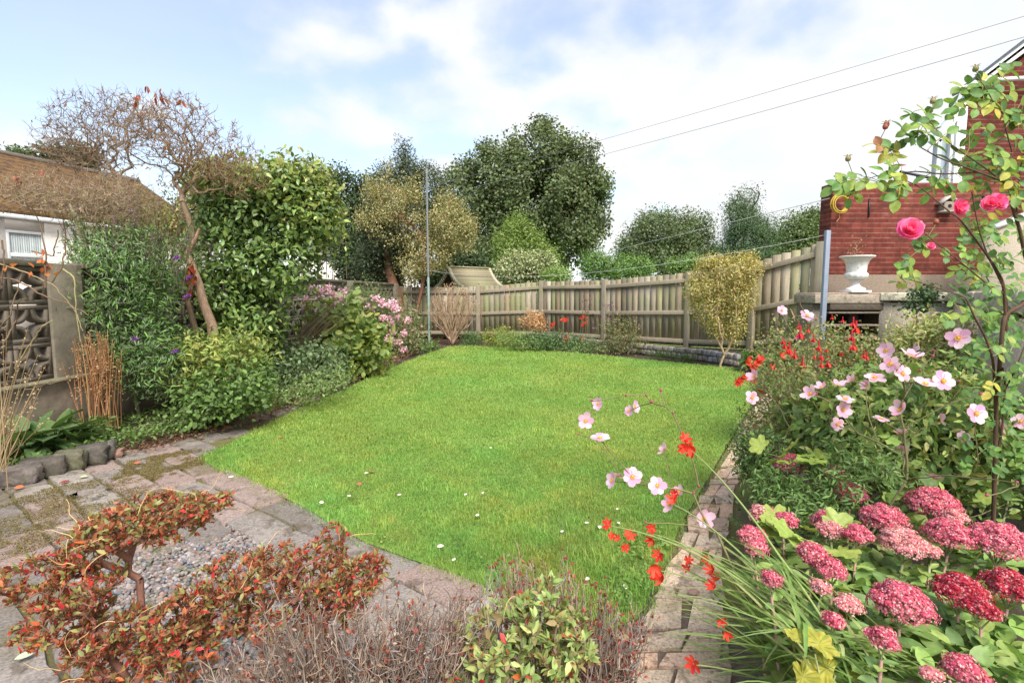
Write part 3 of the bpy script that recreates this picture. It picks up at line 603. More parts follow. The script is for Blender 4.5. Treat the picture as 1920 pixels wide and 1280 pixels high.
# ============================================================ RIGHT: terrace, brick walls, house
def right():
    WY = 8.05
    t = thing('brick_garden_wall', 'red brick wall with roughcast base behind the white urn', 'wall', (5.6, WY, 1.2))
    x0, x1 = 4.93, 7.75; mb = MB(); mb.box(((x0+x1)/2, WY+.15, 2.24), (x1-x0, .3, 1.40), (.5,)*3); mb.build('brickwork', M['brick'], t, bevel=.004)
    mb = MB(); mb.box(((x0+x1)/2+.1, WY+.13, 1.54-.72), (x1-x0+.2, .35, 1.44), (.5,)*3); mb.build('roughcast_base', M['rough'], t)
    mb = MB(); mb.box((P(1628, 400, WY)[0], WY-.012, P(0, 390, WY)[2]), (.018, .02, .28), (.03, .02, .02)); mb.build('iron_strap', M['metal'], t)
    # terrace floor and retaining wall
    sheet('terrace', [(4.35, 7.42, 1.2), (5.2, 7.25, 1.2), (5.9, 6.7, 1.2), (4.15, 4.5, 1.2), (2.95, 3.05, 1.2), (2.5, 2.0, 1.2), (9, 2, 1.2), (9, 8.2, 1.2), (4.7, 8.2, 1.2)], 1.2, M['conc'], (.3, .26, .2))
    t = thing('retaining_wall', 'beige rendered retaining wall with stone coping behind the rose bush', 'wall', (4.6, 6.1, 0))
    pts = [(5.25, 7.3), (5.9, 6.7), (4.15, 4.5), (2.95, 3.05), (2.45, 2.0)]
    for a, b in zip(pts[:-1], pts[1:]):
        m = MB(); m.beam((*a, .55), (*b, .55), .22, 1.14, (.5,)*3); m.build('wall_face', M['beige'], t)
        m = MB(); L = math.dist(a, b); n = max(2, int(L/.7)); A, B = np.array(a), np.array(b)
        for k in range(n): p, q = A+(B-A)*(k/n+.004), A+(B-A)*((k+1)/n-.004); m.beam((*p, 1.205), (*q, 1.205), .34, .115+random.uniform(-.006, .006), pick([(.60, .53, .42), (.55, .48, .38)], 1)[0])
        m.build('coping', M['stone'], t, bevel=.014)
    t = thing('stone_ledge', 'dark stone ledge with slatted recess below the white urn', 'ledge', (4.8, 7.4, 0))
    def hb(name, cx_, cy_, cz_, sx, sy, sz, col, mat='stone', bev=.01): m = MB(); m.box((cx_, cy_, cz_), (sx, sy, sz), col); return m.build(name, M[mat], t, bevel=bev)
    hb('coping', 4.77, 7.46, 1.175, 1.06, .55, .13, (.36, .30, .23)); hb('top_slab', 4.77, 7.52, 1.25, .98, .5, .022, (.40, .28, .22))
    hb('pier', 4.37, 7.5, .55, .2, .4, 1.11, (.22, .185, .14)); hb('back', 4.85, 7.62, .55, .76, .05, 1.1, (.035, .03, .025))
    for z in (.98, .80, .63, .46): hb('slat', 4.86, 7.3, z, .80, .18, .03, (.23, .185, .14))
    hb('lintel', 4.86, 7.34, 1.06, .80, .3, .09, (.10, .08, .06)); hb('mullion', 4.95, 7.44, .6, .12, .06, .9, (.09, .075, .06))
    # house
    HY = 8.6; t = thing('brick_house', 'red brick house with white framed porch window and sloping roof edge', 'building', (8.5, HY, 0))
    xa = P(1806, 300, HY)[0]; zt = P(1806, 232, HY)[2]; zk = P(1808, 176, HY)[2]; zf = lambda x: zk+(x-xa)*(1.42 if x < xa else .78)
    m = MB(); xb = xa+4.2; V = [(xa, HY, 0), (xb, HY, 0), (xb, HY, zf(xb)-.1), (xa, HY, zf(xa)-.1)]; V += [(a, b+.3, c) for a, b, c in V]
    m.add(V, [(0, 1, 2, 3), (0, 3, 7, 4), (3, 2, 6, 7)], (.5,)*3); m.build('brick_wall', M['brick'], t)
    xl = P(1757, 300, HY)[0]; z0 = 1.2; wf = MB()
    wf.box((xa-.07, HY+.05, (z0+zf(xa-.07)-.1)/2), (.15, .12, zf(xa-.07)-.1-z0), (.82, .84, .85)); wf.box((xl+.03, HY+.05, (z0+zf(xl)-.1)/2), (.07, .1, zf(xl)-.1-z0), (.5, .52, .53))
    wf.box(((xa+xl)/2+.02, HY+.05, (z0+zf((xa+xl)/2)-.12)/2), (.05, .08, zf((xa+xl)/2)-.12-z0), (.55, .57, .58)); wf.beam((xl, HY+.05, zf(xl)-.13), (xa-.1, HY+.05, zf(xa-.1)-.13), .1, .09, (.82, .84, .85))
    w2 = wf.build('window_frame', M['plain'], t, bevel=.005)
    g = MB(); V = [(xl, HY+.08, z0), (xa-.1, HY+.08, z0), (xa-.1, HY+.08, zf(xa)-.2), (xl, HY+.08, zf(xl)-.15)]; V += [(a, b+.015, c) for a, b, c in V]; g.add(V, [(0, 1, 2, 3), (7, 6, 5, 4)], (.5,)*3); g.build('pane', M['glass'], w2)
    m = MB(); a, b = xl-.12, xb; m.beam((a, HY-.02, zf(a)), (xa, HY-.02, zf(xa)), .10, .09, (.75, .75, .73)); m.beam((xa-.1, HY-.03, zf(xa)-.0), (b, HY-.03, zf(b)), .1, .11, (.75, .75, .73)); m.build('fascia', M['plain'], t, bevel=.006)
    m = MB(); m.beam((xa, HY+.12, zf(xa)+.09), (b, HY+.12, zf(b)+.09), .4, .04, (.38, .36, .34)); m.build('roof', M['stone'], t)
    m = MB(); m.tube([(P(1775, 200, HY)[0], HY-.16, zf(xa)+.0), (xa+.25, HY-.16, zf(xa)+.15), (xa+1.2, HY-.16, zf(xa)+.2)], .035, (.7, .7, .7), 8); m.build('gutter_pipe', M['plain'], t)
    t = thing('terrace_railing', 'thin dark metal railing on top of the brick wall', 'railing', (7.0, 8.3, 2.94))
    m = MB(); 
    a, b = P(1688, 322, 8.3), P(1752, 335, 8.3); m.tube([a, b], .022, (.05, .05, .055), 6); m.build('handrail', M['metal'], t)
    for u in (.1, .5, .9): m = MB(); p = a+(b-a)*u; m.tube([p, (p[0], p[1], 2.94)], .015, (.05, .05, .055), 6); m.build('baluster', M['metal'], t)
    t = thing('stair_parapet', 'pinkish rendered stair wall with white sloping rail at the right edge', 'wall', (7.0, 7.4, 1.2))
    a, b = P(1868, 430, 7.2), P(1960, 396, 7.2); m = MB(); V = [(a[0], 7.2, 1.2), (b[0], 7.2, 1.2), (b[0], 7.2, b[2]), (a[0], 7.2, a[2])]; V += [(q[0], q[1]+.2, q[2]) for q in V]; m.add(V, [(0, 1, 2, 3), (3, 2, 6, 7), (0, 3, 7, 4)], (.5,)*3); m.build('wall_face', M['beige'], t)
    m = MB(); m.beam(a+(0, .1, .03), b+(0, .1, .03), .26, .04, (.75, .74, .72)); m.build('coping', M['plain'], t)
right()
def urn():
    Yd = 7.35; c = P(1603, 552, Yd); c[2] = 1.262; s = (P(1603, 480, Yd)[2]-c[2]); t = thing('garden_urn', 'white classical garden urn standing on the stone ledge', 'urn', c)
    col = (.74, .71, .66); m = MB(); m.box(c+(0, 0, .03*s), (.55*s, .55*s, .06*s), col); m.build('base', M['urn'], t, bevel=.006)
    m = MB(); m.lathe(np.array([(.24, .06), (.25, .09), (.23, .12), (.13, .17), (.095, .22), (.09, .26), (.13, .29), (.12, .305), (.2, .34)])*s, c, 48, col); m.build('pedestal', M['urn'], t, smooth=True)
    m = MB(); m.lathe(np.array([(.12, .33), (.22, .36), (.27, .43), (.285, .50), (.26, .535), (.235, .55)])*s, c, 48, col, flute=(0, .03, .035, .03, .01, 0)); m.build('fluted_bowl', M['urn'], t, smooth=True)
    m = MB(); m.lathe(np.array([(.235, .55), (.24, .62), (.25, .75), (.29, .86), (.36, .94), (.42, .965), (.43, .985), (.42, 1.0), (.37, .995), (.33, .96), (.2, .88), (.0, .87)])*s, c, 48, col, flute=(.0, .02, .02, .015, 0, 0, 0, 0, 0, 0, 0, 0)); m.build('rim', M['urn'], t, smooth=True)
    tp_ = thing('dry_plant', 'withered brown plant standing in the white urn', 'plant', c+(0, 0, .87*s)); tw = MB(); pa, tp, td, _ = grow([c+(0, 0, .87*s), c+(-.03, 0, 1.0*s)], c+np.c_[R.normal(-.03, .05, 16), R.normal(0, .04, 16), R.uniform(1.05, 1.45, 16)*s], tip=.002, seg=.05); tubes(tw, pa, (.3, .2, .12)); tw.build('stems', M['twig'], tp_); tw = MB(); foliage(tw, [(c+(-.04, 0, 1.2*s), np.array((.06, .05, .12)))], 16, 3, .03, [(.35, .22, .1), (.25, .2, .08)])
    tw.build('leaves', M['leaf'], tp_)
urn()
def misc():
    # grey post on the right, clothes pole on the left
    m = MB(); a, b = P(1537, 660, 5.9), P(1552, 432, 5.9); a = np.array((b[0]-.0, b[1], 0)); m.box((b[0], 5.9, b[2]/2), (.05, .05, b[2]), (.24, .28, .35)); tag(m.build('metal_post', M['metal'], bevel=.004), 'square grey metal post in front of the stone ledge', 'post')
    post_top = b
    pt = P(800, 318, 12.9); pb = np.array((pt[0]+.0, 12.9, 0)); t = thing('clothes_pole', 'tall slim clothes pole with green lower half by the left bed', 'pole', pb)
    zm = P(794, 520, 12.9)[2]; m = MB(); m.tube([pb, (pb[0], 12.9, zm)], .030, (.30, .40, .36), 10, True); m.build('lower_tube', M['metal'], t, True)
    m = MB(); m.tube([(pb[0], 12.9, zm), pt], .024, (.20, .21, .22), 10, True); m.build('upper_tube', M['metal'], t, True)
    m = MB(); m.tube([(pt[0], 12.9, pt[2]+.02), (pt[0], 12.9, pt[2]-.1)], .030, (.25, .26, .27), 10, True); m.build('cap', M['metal'], t, True)
    def wire(name, label, a, b, sag, r=.006, col=(.55, .56, .56)):
        a, b = np.array(a), np.array(b); u = np.linspace(0, 1, 30)[:, None]; p = a+(b-a)*u; p[:, 2] -= sag*4*(u*(1-u))[:, 0]; m = MB(); m.tube(p, r, col, 5); tag(m.build(name, M['metal']), label, 'wire')
    wire('overhead_cable', 'upper of the two thin overhead cables crossing the sky', P(800, 352, 12.9), P(2050, -8, 6.2), .05, .0035, (.2, .21, .22))
    wire('overhead_cable', 'lower of the two thin overhead cables crossing the sky', P(800, 372, 12.9), P(2050, 32, 6.0), .08, .004, (.2, .21, .22))
    wire('washing_line', 'pale sagging washing line above the fence ending at the grey post', P(797, 506, 12.9), P(1551, 440, 5.9), .30, .0022, (.75, .76, .72))
    wire('aerial_wire', 'short thin wire rising from the dark tree to the brick wall corner', P(1150, 470, 20), P(1556, 372, 8.02), .0, .006, (.6, .6, .58))
    m = MB(); c = P(1572, 383, 7.98)
    for k in range(6):
        a = np.linspace(0, 2*np.pi, 40); rr = .115+.012*math.sin(k*2.1); m.tube(np.stack([c[0]+R.normal(0, .006)+rr*np.cos(a), 7.97-.012*k+0*a, c[2]+R.normal(0, .006)+rr*1.08*np.sin(a)], -1), .009, (.52, .36, .05), 6)
    m.tube([c+(.02, 0, -.12), c+(.03, 0, -.2), c+(.0, .02, -.26)], .007, (.6, .3, .12), 6)
    tag(m.build('hose_coil', M['rub'], smooth=True), 'coiled yellow hose hanging on the brick wall corner', 'hose')
    c = P(1775, 385, 8.0); t = thing('nesting_box', 'small weathered wooden bird box fixed to the brick wall', 'bird box', c+(0, 0, -.1))
    m = MB(); m.box(c+(0, 0, -.02), (.17, .12, .14), (.30, .25, .2)); m.build('box', M['wood'], t, bevel=.004)
    m = MB(); 
    for s in (-1, 1): m.beam(c+(0, -.01, .13), c+(s*.14, -.01, .02), .16, .018, (.45, .42, .38))
    m.build('roof', M['wood'], t); m = MB(); m.box(c+(0, -.02, -.1), (.22, .16, .02), (.5, .46, .4)); m.build('floor_board', M['wood'], t); m = MB(); m.tube([c+(0, -.062, -.02), c+(0, -.058, -.02)], .03, (.02, .02, .02), 12, True); m.build('entrance_hole', M['wood'], t)
misc()
# ============================================================ BACKGROUND TREES
DG = [(.045, .075, .028), (.06, .095, .035), (.075, .11, .045), (.04, .062, .026), (.095, .125, .055)]
def tree(name, label, bl, base, nc, per, size, pal, cs, cat='tree', nst=60, stcol=(.09, .07, .055), tip=.02, T=MINI, wf=.75, trunk=None, **kw):
    return shrub(name, label, cat, bl, base, nc, per, size, pal, T, wf, cs, nst=nst, stcol=stcol, tip=tip, trunk=trunk, tr_part='trunk', part='crown', seg=.8, cap=.5, **kw)
Ys = 34.
bl = [blob(1010, 290, Ys, 62, 52), blob(935, 330, Ys, 75, 45), blob(880, 372, Ys, 55, 55), blob(1075, 330, Ys, 62, 60), blob(1100, 385, Ys, 42, 62), blob(1000, 380, Ys, 95, 80), blob(905, 430, Ys, 60, 65), blob(1050, 440, Ys, 65, 60), blob(960, 455, Ys, 70, 50), blob(1055, 478, Ys, 55, 26), blob(850, 440, Ys, 40, 50)]
b0 = P(985, 500, Ys); b0[2] = 0
tree('broadleaf_tree', 'huge dark green domed tree rising behind the far fence', bl, b0, 430, 190, .20, [(.10, .145, .06), (.125, .17, .068), (.085, .12, .048), (.155, .19, .085), (.17, .19, .09)], .40, nst=160, trunk=[b0, b0+(0, 0, 1.6), b0+(.2, 0, 3.2), b0+(.5, 0, 4.6)], tip=.035, lo=.66, cj=.3)
Yd = 17.
b0 = P(650, 560, Yd); b0[2] = 0
tree('conifer', 'dark dense evergreen behind the camellia at left of the pale tree', [blob(640, 370, Yd, 34, 52), blob(660, 440, Yd, 48, 60), blob(690, 370, Yd, 25, 45), blob(690, 490, Yd, 55, 40)], b0, 420, 60, .09, [(.07, .11, .05), (.10, .14, .06), (.055, .08, .04)], .17, nst=50)
b0 = P(765, 560, 15.5); b0[2] = 0
tree('dark_pine', 'dark spiky pine whose leader rises above the pale shrub tree', [blob(765, 335, 15.5, 32, 45), blob(757, 290, 15.5, 7, 26), blob(800, 350, 15.5, 38, 40), blob(715, 350, 15.5, 22, 38), blob(830, 420, 15.5, 45, 60), blob(760, 430, 15.5, 60, 60), blob(725, 490, 15.5, 50, 35)], b0, 560, 60, .09, [(.065, .09, .045), (.095, .125, .06), (.07, .10, .05)], .14, nst=60, wf=.35)
# pale variegated small tree with orange forked trunk
Yd = 13.8; b0 = P(775, 600, Yd); b0[2] = 0
pb = [blob(720, 360, Yd, 30, 42), blob(700, 405, Yd, 27, 30), blob(750, 385, Yd, 42, 45), blob(755, 350, Yd, 25, 20), blob(845, 420, Yd, 42, 40), blob(862, 440, Yd, 32, 30), blob(832, 385, Yd, 20, 24), blob(735, 430, Yd, 40, 30), blob(800, 475, Yd, 42, 36), blob(770, 500, Yd, 32, 26), blob(690, 340, Yd, 7, 28), blob(728, 320, Yd, 6, 25), blob(780, 345, Yd, 12, 30)]
T1 = [G(775, 640), P(778, 600, Yd), P(790, 545, Yd), P(798, 500, Yd), P(790, 440, Yd)]; T1[0] = np.array((T1[1][0]-.05, Yd, 0))
shrub('variegated_tree', 'pale cream and olive variegated small tree with orange brown forked trunk', 'tree', pb, T1[0], 330, 62, .055, [(.34, .30, .13), (.42, .36, .17), (.26, .25, .10), (.16, .18, .07), (.46, .42, .22)], MINI, .6, .11, nst=60, stcol=(.26, .13, .08), tip=.010, trunk=T1, tr_part='trunk', part='crown', seg=.4, cap=.14, lo=.5)
Yd = 14.2; q = P(745, 560, Yd)
mbt = MB(); mbt.tube([(q[0]+.15, Yd, 0), P(752, 590, Yd), P(742, 545, Yd), P(728, 505, Yd), P(722, 450, Yd)], [.17, .15, .14, .11, .06], (.27, .13, .08), 8)
t = thing('leaning_tree', 'thick reddish trunk leaning left beside the orange forked one', 'tree', (q[0]+.15, Yd, 0)); mbt.build('trunk', M['bark'], t, True)
mb = MB(); foliage(mb, [blob(715, 450, Yd, 45, 45), blob(700, 500, Yd, 35, 20)], 150, 30, .09, [(.04, .055, .028), (.06, .08, .035)], MINI, .5, .14); mb.build('crown', M['leaf'], t)
# small trees and bushes over the fence
def bush(name, label, spec, Yd, nc, per, size, pal, cs, cat='bush', wf=.6, T=MINI, **kw):
    bl = [blob(a, b, Yd, c, d) for a, b, c, d in spec]; b0 = bl[0][0].copy(); b0[2] = 0; return tree(name, label, bl, b0, nc, per, size, pal, cs, cat, T=T, wf=wf, **kw)
LG = [(.20, .28, .07), (.25, .33, .09), (.15, .22, .05)]
bush('light_green_tree', 'feathery light green young tree in front of the huge domed tree', ((972, 430, 22, 30), (958, 470, 34, 30), (995, 465, 30, 32), (945, 450, 16, 20), (1020, 485, 26, 22), (935, 500, 20, 25)), 21, 260, 34, .13, LG, .16, 'tree', .35, nst=40)
bush('cream_bush', 'rounded cream flecked variegated bush just over the fence', ((975, 508, 48, 30), (1010, 498, 34, 26), (945, 515, 22, 20)), 17, 300, 36, .085, [(.45, .47, .28), (.33, .38, .17), (.16, .22, .08), (.10, .15, .05), (.5, .5, .33)], .12, nst=20)
bush('low_green_bush', 'small bright green bush peeping over the fence beside the cream one', ((1042, 518, 28, 12),), 16, 70, 30, .07, [(.26, .36, .12), (.2, .3, .08)], .1, nst=8)
bush('fern_bush', 'fresh green feathery bush left of the dark tree over the fence', ((1120, 500, 30, 24), (1165, 503, 34, 20), (1200, 505, 24, 18)), 19, 240, 34, .12, [(.10, .20, .05), (.14, .25, .06), (.19, .28, .09)], .14, nst=20, wf=.3)
bush('dark_holly_tree', 'dark green ragged topped tree standing behind the middle fence', ((1245, 440, 62, 44), (1205, 465, 44, 36), (1290, 440, 44, 38), (1250, 485, 70, 30), (1180, 470, 22, 22), (1310, 470, 30, 30)), 24, 300, 90, .12, [(.10, .14, .06), (.13, .17, .075), (.16, .20, .09)], .24, 'tree', .6, nst=60)
bush('mid_green_bush', 'small mid green bush beside the golden shrub top over the fence', ((1290, 494, 26, 11), (1270, 498, 16, 9)), 15, 60, 30, .07, [(.18, .28, .08), (.12, .2, .05)], .1, nst=8)
bush('blue_green_conifer', 'bluish green bushy conifer with airy tip behind the fence', ((1400, 445, 42, 42), (1385, 415, 26, 32), (1430, 440, 26, 34), (1400, 380, 14, 24), (1405, 480, 50, 20), (1360, 480, 26, 25)), 20, 430, 60, .09, [(.08, .14, .06), (.11, .18, .08), (.07, .11, .05)], .17, 'tree', .3, nst=60, droop=.9)
bush('airy_birch', 'thin airy tree top showing above the bluish conifer', ((1398, 378, 28, 34), (1375, 395, 16, 24), (1420, 395, 14, 18)), 22, 60, 18, .10, [(.14, .17, .08), (.10, .13, .06)], .2, 'tree', .5, nst=50)
bush('rounded_green_tree', 'rounded mid green tree at the left of the brick wall', ((1505, 435, 36, 32), (1475, 455, 24, 28), (1535, 430, 25, 34), (1500, 470, 45, 22)), 26, 330, 60, .13, [(.13, .18, .06), (.16, .21, .08), (.09, .13, .05)], .28, 'tree', .6, nst=40)
bush('garden_hedge', 'light green hedge close behind the fence boards', ((1010, 590, 60, 42), (1100, 590, 70, 50), (1200, 580, 70, 45), (1300, 585, 80, 55), (1410, 580, 80, 60), (1500, 570, 80, 65), (900, 590, 80, 40)), 15.2, 420, 34, .12, [(.18, .28, .08), (.13, .22, .06), (.24, .33, .10)], .16, 'hedge', .6, nst=0)
bush('distant_treetop', 'grey brown treetop just above the bungalow roof', ((115, 302, 32, 16), (150, 300, 22, 18)), 45, 110, 30, .4, [(.10, .12, .06), (.15, .13, .08)], .5, 'tree', .6, nst=8)
bush('tiny_treetop', 'tiny green treetop at the far left above the roof ridge', ((34, 298, 17, 8),), 45, 40, 30, .35, [(.13, .19, .09), (.1, .14, .06)], .4, 'tree', .6, nst=4)
bush('hedge', 'dark hedge filling the gap beyond the left end of the fence', ((820, 515, 40, 22), (700, 520, 60, 22), (880, 500, 40, 25)), 19, 260, 34, .14, DG, .18, 'hedge', .6, nst=10)

def mossbits(pts, n, lb):
    mb = MB(); pts = np.array([G(*p) for p in pts]); lo, hi = pts.min(0), pts.max(0); p = np.c_[R.uniform(lo[0], hi[0], n*3), R.uniform(lo[1], hi[1], n*3), np.full(n*3, .012)]; k = fbm2(p, 9, 40)+.6*fbm2(p, 23, 41); p = p[inpoly(p, pts) & (k > -.1+R.normal(0, .15, len(p)))][:n]; m_ = len(p); p[:, 2] += R.uniform(0, .008, m_)
    mb.leaves(MINI, p, unit(m_)+(0, 0, .5), unit(m_)+(0, 0, 1), .0065*R.uniform(.5, 1.4, m_), .7, pick([(.25, .21, .05), (.20, .17, .05), (.17, .12, .06), (.13, .09, .05)], m_)); tag(mb.build('moss', M['leaf'], origin=(*pts.mean(0)[:2], 0)), lb, 'moss', kind='stuff')
mossbits([(205, 905), (240, 868), (330, 850), (378, 845), (385, 872), (300, 905)], 16000, 'thick yellow green moss between the edging stones and the lawn corner')
mossbits([(-20, 960), (80, 920), (200, 900), (300, 908), (200, 980), (60, 1040), (-20, 1060)], 16000, 'thin brown moss spotting the old slabs at the left')
# ============================================================ LEFT BED
def bare_tree(name, label, trunk, bl, n, tip, col, leafcl, nleaf, pal, cap=.09, tw=.05, wigg=.16, lsz=.06, back=.16):
    t = thing(name, label, 'tree', trunk[0]); tg, _, _ = inblob(bl, n, .05)
    pa, tp, td, A = grow(trunk, tg, seg=.09, tip=tip, back=back, wig=wigg, cap=cap, expo=2.35, up=.05)
    mb = MB(); tubes(mb, pa, col, 7); mb.build('trunk', M['bark'], t, True)
    mb = MB(); k = len(tp)    # fine twigs at each tip
    for i in range(k):
        for _ in range(3):
            d = td[i]*.6+unit(1)[0]*.7+(0, 0, .25); L = tw*random.uniform(.6, 1.8); p = tp[i]; m_ = p+d*L*.5+unit(1)[0]*L*.12
            mb.tube([p, m_, p+d*L+unit(1)[0]*L*.15], [tip, tip*.8, tip*.5], np.array(col)*1.15, 3)
    idx = R.integers(0, k, nleaf); mb.leaves(OVAL, tp[idx]+unit(nleaf)*tw*.7, unit(nleaf)*.6+(0, 0, -.6), unit(nleaf), lsz*R.uniform(.4, 1.1, nleaf), .32, pick(pal, nleaf))
    if leafcl is not None:
        for c, r_, n_ in leafcl: mb.leaves(OVAL, c+unit(n_)*r_*R.uniform(.2, 1, (n_, 1)), unit(n_)*.5+(0, 0, -.9), unit(n_), .085*R.uniform(.7, 1.2, n_), .34, pick([(.28, .06, .03), (.20, .05, .035), (.36, .10, .04)], n_))
    mb.build('twigs', M['leaf'], t); return t
Yt = 5.3
tr = [P(368, 632, Yt)*(1, 1, 0), P(366, 615, Yt), P(352, 565, Yt), P(362, 520, Yt+.02), P(350, 480, Yt), P(362, 440, Yt+.03), P(352, 405, Yt), P(342, 380, Yt)]
bl = [blob(320, 240, Yt, 60, 55, .5), blob(400, 280, Yt, 75, 55, .5), blob(445, 330, Yt, 50, 45, .4), blob(270, 260, Yt, 75, 55, .5), blob(345, 205, Yt, 50, 26, .3), blob(360, 320, Yt, 70, 45, .4)]
lc = [(P(258, 184, Yt), .04, 5), (P(303, 178, Yt), .07, 12), (P(275, 160, Yt), .03, 3), (P(343, 190, Yt), .04, 5), (P(355, 545, Yt), .05, 10)]
bt = bare_tree('twisted_bare_tree', 'bare spreading tree with twisted peeling red brown trunk and a few rusty leaves', tr, bl, 1100, .0021, (.27, .19, .12), lc, 1100, [(.28, .12, .07), (.22, .13, .08), (.34, .2, .1)], cap=.062, tw=.045, lsz=.045)
mb = MB(); mb.tube([P(402, 625, Yt)*(1, 1, 0)+(0, 0, .02), P(398, 610, Yt), P(382, 570, Yt+.03), P(372, 530, Yt+.04), P(360, 500, Yt+.03), P(352, 478, Yt)], [.055, .05, .046, .042, .04, .035], (.33, .22, .15), 8)
mb.tube([P(352, 478, Yt), P(368, 445, Yt-.05), P(374, 428, Yt-.05)], [.03, .02, .012], (.33, .2, .14), 6); mb.build('second_stem', M['bark'], bt, True)
mb = MB(); n_ = 26; c = P(357, 510, Yt-.06); mb.leaves(OVAL, c+unit(n_)*(.05, .04, .09), unit(n_)*.5+(0, 0, -1.), unit(n_), .08, .4, pick([(.30, .06, .03), (.38, .12, .05), (.2, .06, .04)], n_)); mb.build('peeling_bark', M['leaf'], bt)
Yt = 6.6
tr = [P(250, 600, Yt)*(1, 1, 0), P(248, 520, Yt), P(240, 420, Yt), P(232, 385, Yt), P(226, 350, Yt), P(224, 330, Yt)]
bl = [blob(190, 240, Yt, 80, 60, .6), blob(140, 270, Yt, 55, 50, .5), blob(245, 220, Yt, 60, 45, .5), blob(170, 315, Yt, 80, 30, .4), blob(110, 265, Yt, 30, 30, .3)]
bare_tree('grey_bare_tree', 'leafless fine twigged tree behind the twisted one, left of it', tr, bl, 900, .0024, (.25, .18, .12), None, 900, [(.28, .14, .09), (.2, .13, .08)], cap=.05, tw=.06, lsz=.05)
Yt = 4.8
tr = [P(150, 640, Yt)*(1, 1, 0), P(165, 560, Yt), P(160, 460, Yt), P(140, 400, Yt)]
bl = [blob(90, 360, Yt, 60, 40, .3), blob(150, 380, Yt, 60, 40, .4), blob(200, 400, Yt, 60, 40, .4), blob(420, 400, Yt+.3, 50, 50, .3)]
bare_tree('pale_twiggy_shrub', 'tangled pale leafless shrub in front of the bungalow roof', tr, bl[:3]+[blob(40, 370, Yt, 40, 35, .3), blob(230, 370, Yt, 50, 45, .4)], 1050, .0020, (.36, .27, .19), [(P(32, 333, Yt), .03, 6), (P(75, 318, Yt), .02, 3)], 1300, [(.26, .24, .10), (.30, .2, .1), (.20, .2, .09)], cap=.025, tw=.05, lsz=.035)

GR = [(.11, .18, .05), (.14, .23, .065), (.17, .26, .075), (.09, .14, .045)]
YG = [(.23, .29, .07), (.29, .33, .08), (.18, .25, .06), (.34, .34, .11)]
Yb = 6.1
bl = [blob(490, 410, Yb, 85, 65, .6), blob(450, 365, Yb, 60, 30, .4), blob(550, 365, Yb, 45, 40, .5), blob(580, 420, Yb, 40, 50, .4), blob(450, 470, Yb, 75, 65, .6), blob(520, 490, Yb, 65, 60, .6), blob(430, 560, Yb, 50, 55, .5), blob(480, 590, Yb, 45, 55, .5), blob(480, 640, Yb, 35, 45, .4), blob(600, 385, Yb, 22, 35, .3), blob(430, 410, Yb, 45, 40, .5)]
t = shrub('camellia', 'tall leafy camellia bush with glossy green and yellowing leaves', 'bush', bl, P(480, 660, Yb)*(1, 1, 0), 1150, 13, .076, GR+[(.20, .28, .07), (.25, .33, .09), (.14, .22, .06)], OVAL, .44, .095, nst=120, tip=.006, cap=.07, mat='gloss', lo=.5, stcol=(.12, .09, .06))
mb = MB(); foliage(mb, [blob(520, 350, Yb, 95, 32, .6), blob(595, 400, Yb, 34, 60, .4), blob(430, 345, Yb, 60, 35, .5), blob(560, 330, Yb, 40, 20, .4)], 380, 12, .075, YG, OVAL, .5, .09, lo=.5)
for x, y in [(525, 285), (545, 305), (592, 300), (578, 320), (505, 318), (560, 310), (612, 350), (600, 330)]+[(random.uniform(440, 610), random.uniform(300, 335)) for _ in range(22)]+[(random.uniform(610, 648), random.uniform(350, 470)) for _ in range(14)]:
    a = P(x+random.uniform(-8, 8), y+75, Yb); b = P(x, y, Yb); mb.tube([a, (a+b)/2, b], [.005, .004, .002], (.14, .11, .06), 4); k = 14; u = np.linspace(.35, 1, k)[:, None]; mb.leaves(OVAL, a+(b-a)*u, unit(k)*.8+(0, 0, .3), unit(k)+(0, 0, 1), .07, .45, pick(GR+YG, k))
mb.build('young_shoots', M['gloss'], t)
# buddleia: lance leaves, wispy flower spikes
shrub('olive_shrub', 'loose olive and yellow leaved shrub filling in behind the twisted trunk', 'bush', [blob(300, 410, 7.6, 55, 45, .5), blob(355, 395, 7.6, 50, 50, .5), blob(400, 370, 7.4, 45, 40, .4), blob(240, 430, 7.6, 50, 35, .4), blob(330, 450, 7.6, 60, 50, .5), blob(410, 335, 7.2, 40, 30, .3)], P(330, 600, 7.6)*(1, 1, 0), 420, 13, .06, [(.30, .28, .09), (.24, .25, .08), (.36, .32, .12), (.20, .22, .08), (.32, .22, .12)], OVAL, .35, .12, nst=160, tip=.006, cap=.05, lo=.1, stcol=(.28, .19, .12))
Yb = 4.75
bl = [blob(235, 470, Yb, 75, 40, .4), blob(235, 540, Yb, 75, 65, .45), blob(250, 620, Yb, 65, 70, .4), blob(275, 520, Yb, 40, 60, .3), blob(225, 660, Yb, 40, 60, .3), blob(290, 690, Yb, 60, 50, .35), blob(180, 500, Yb, 35, 50, .3), blob(318, 650, Yb, 26, 50, .25)]
t = shrub('buddleia', 'big feathery buddleia with narrow grey green leaves in front of the wall', 'bush', bl, P(260, 760, Yb)*(1, 1, 0), 640, 18, .055, [(.12, .21, .08), (.15, .27, .08), (.19, .33, .08), (.20, .25, .15), (.09, .15, .07)], OVAL, .20, .075, nst=110, tip=.0035, cap=.02, lo=.35, stcol=(.14, .15, .07), droop=.5)
mb = MB()
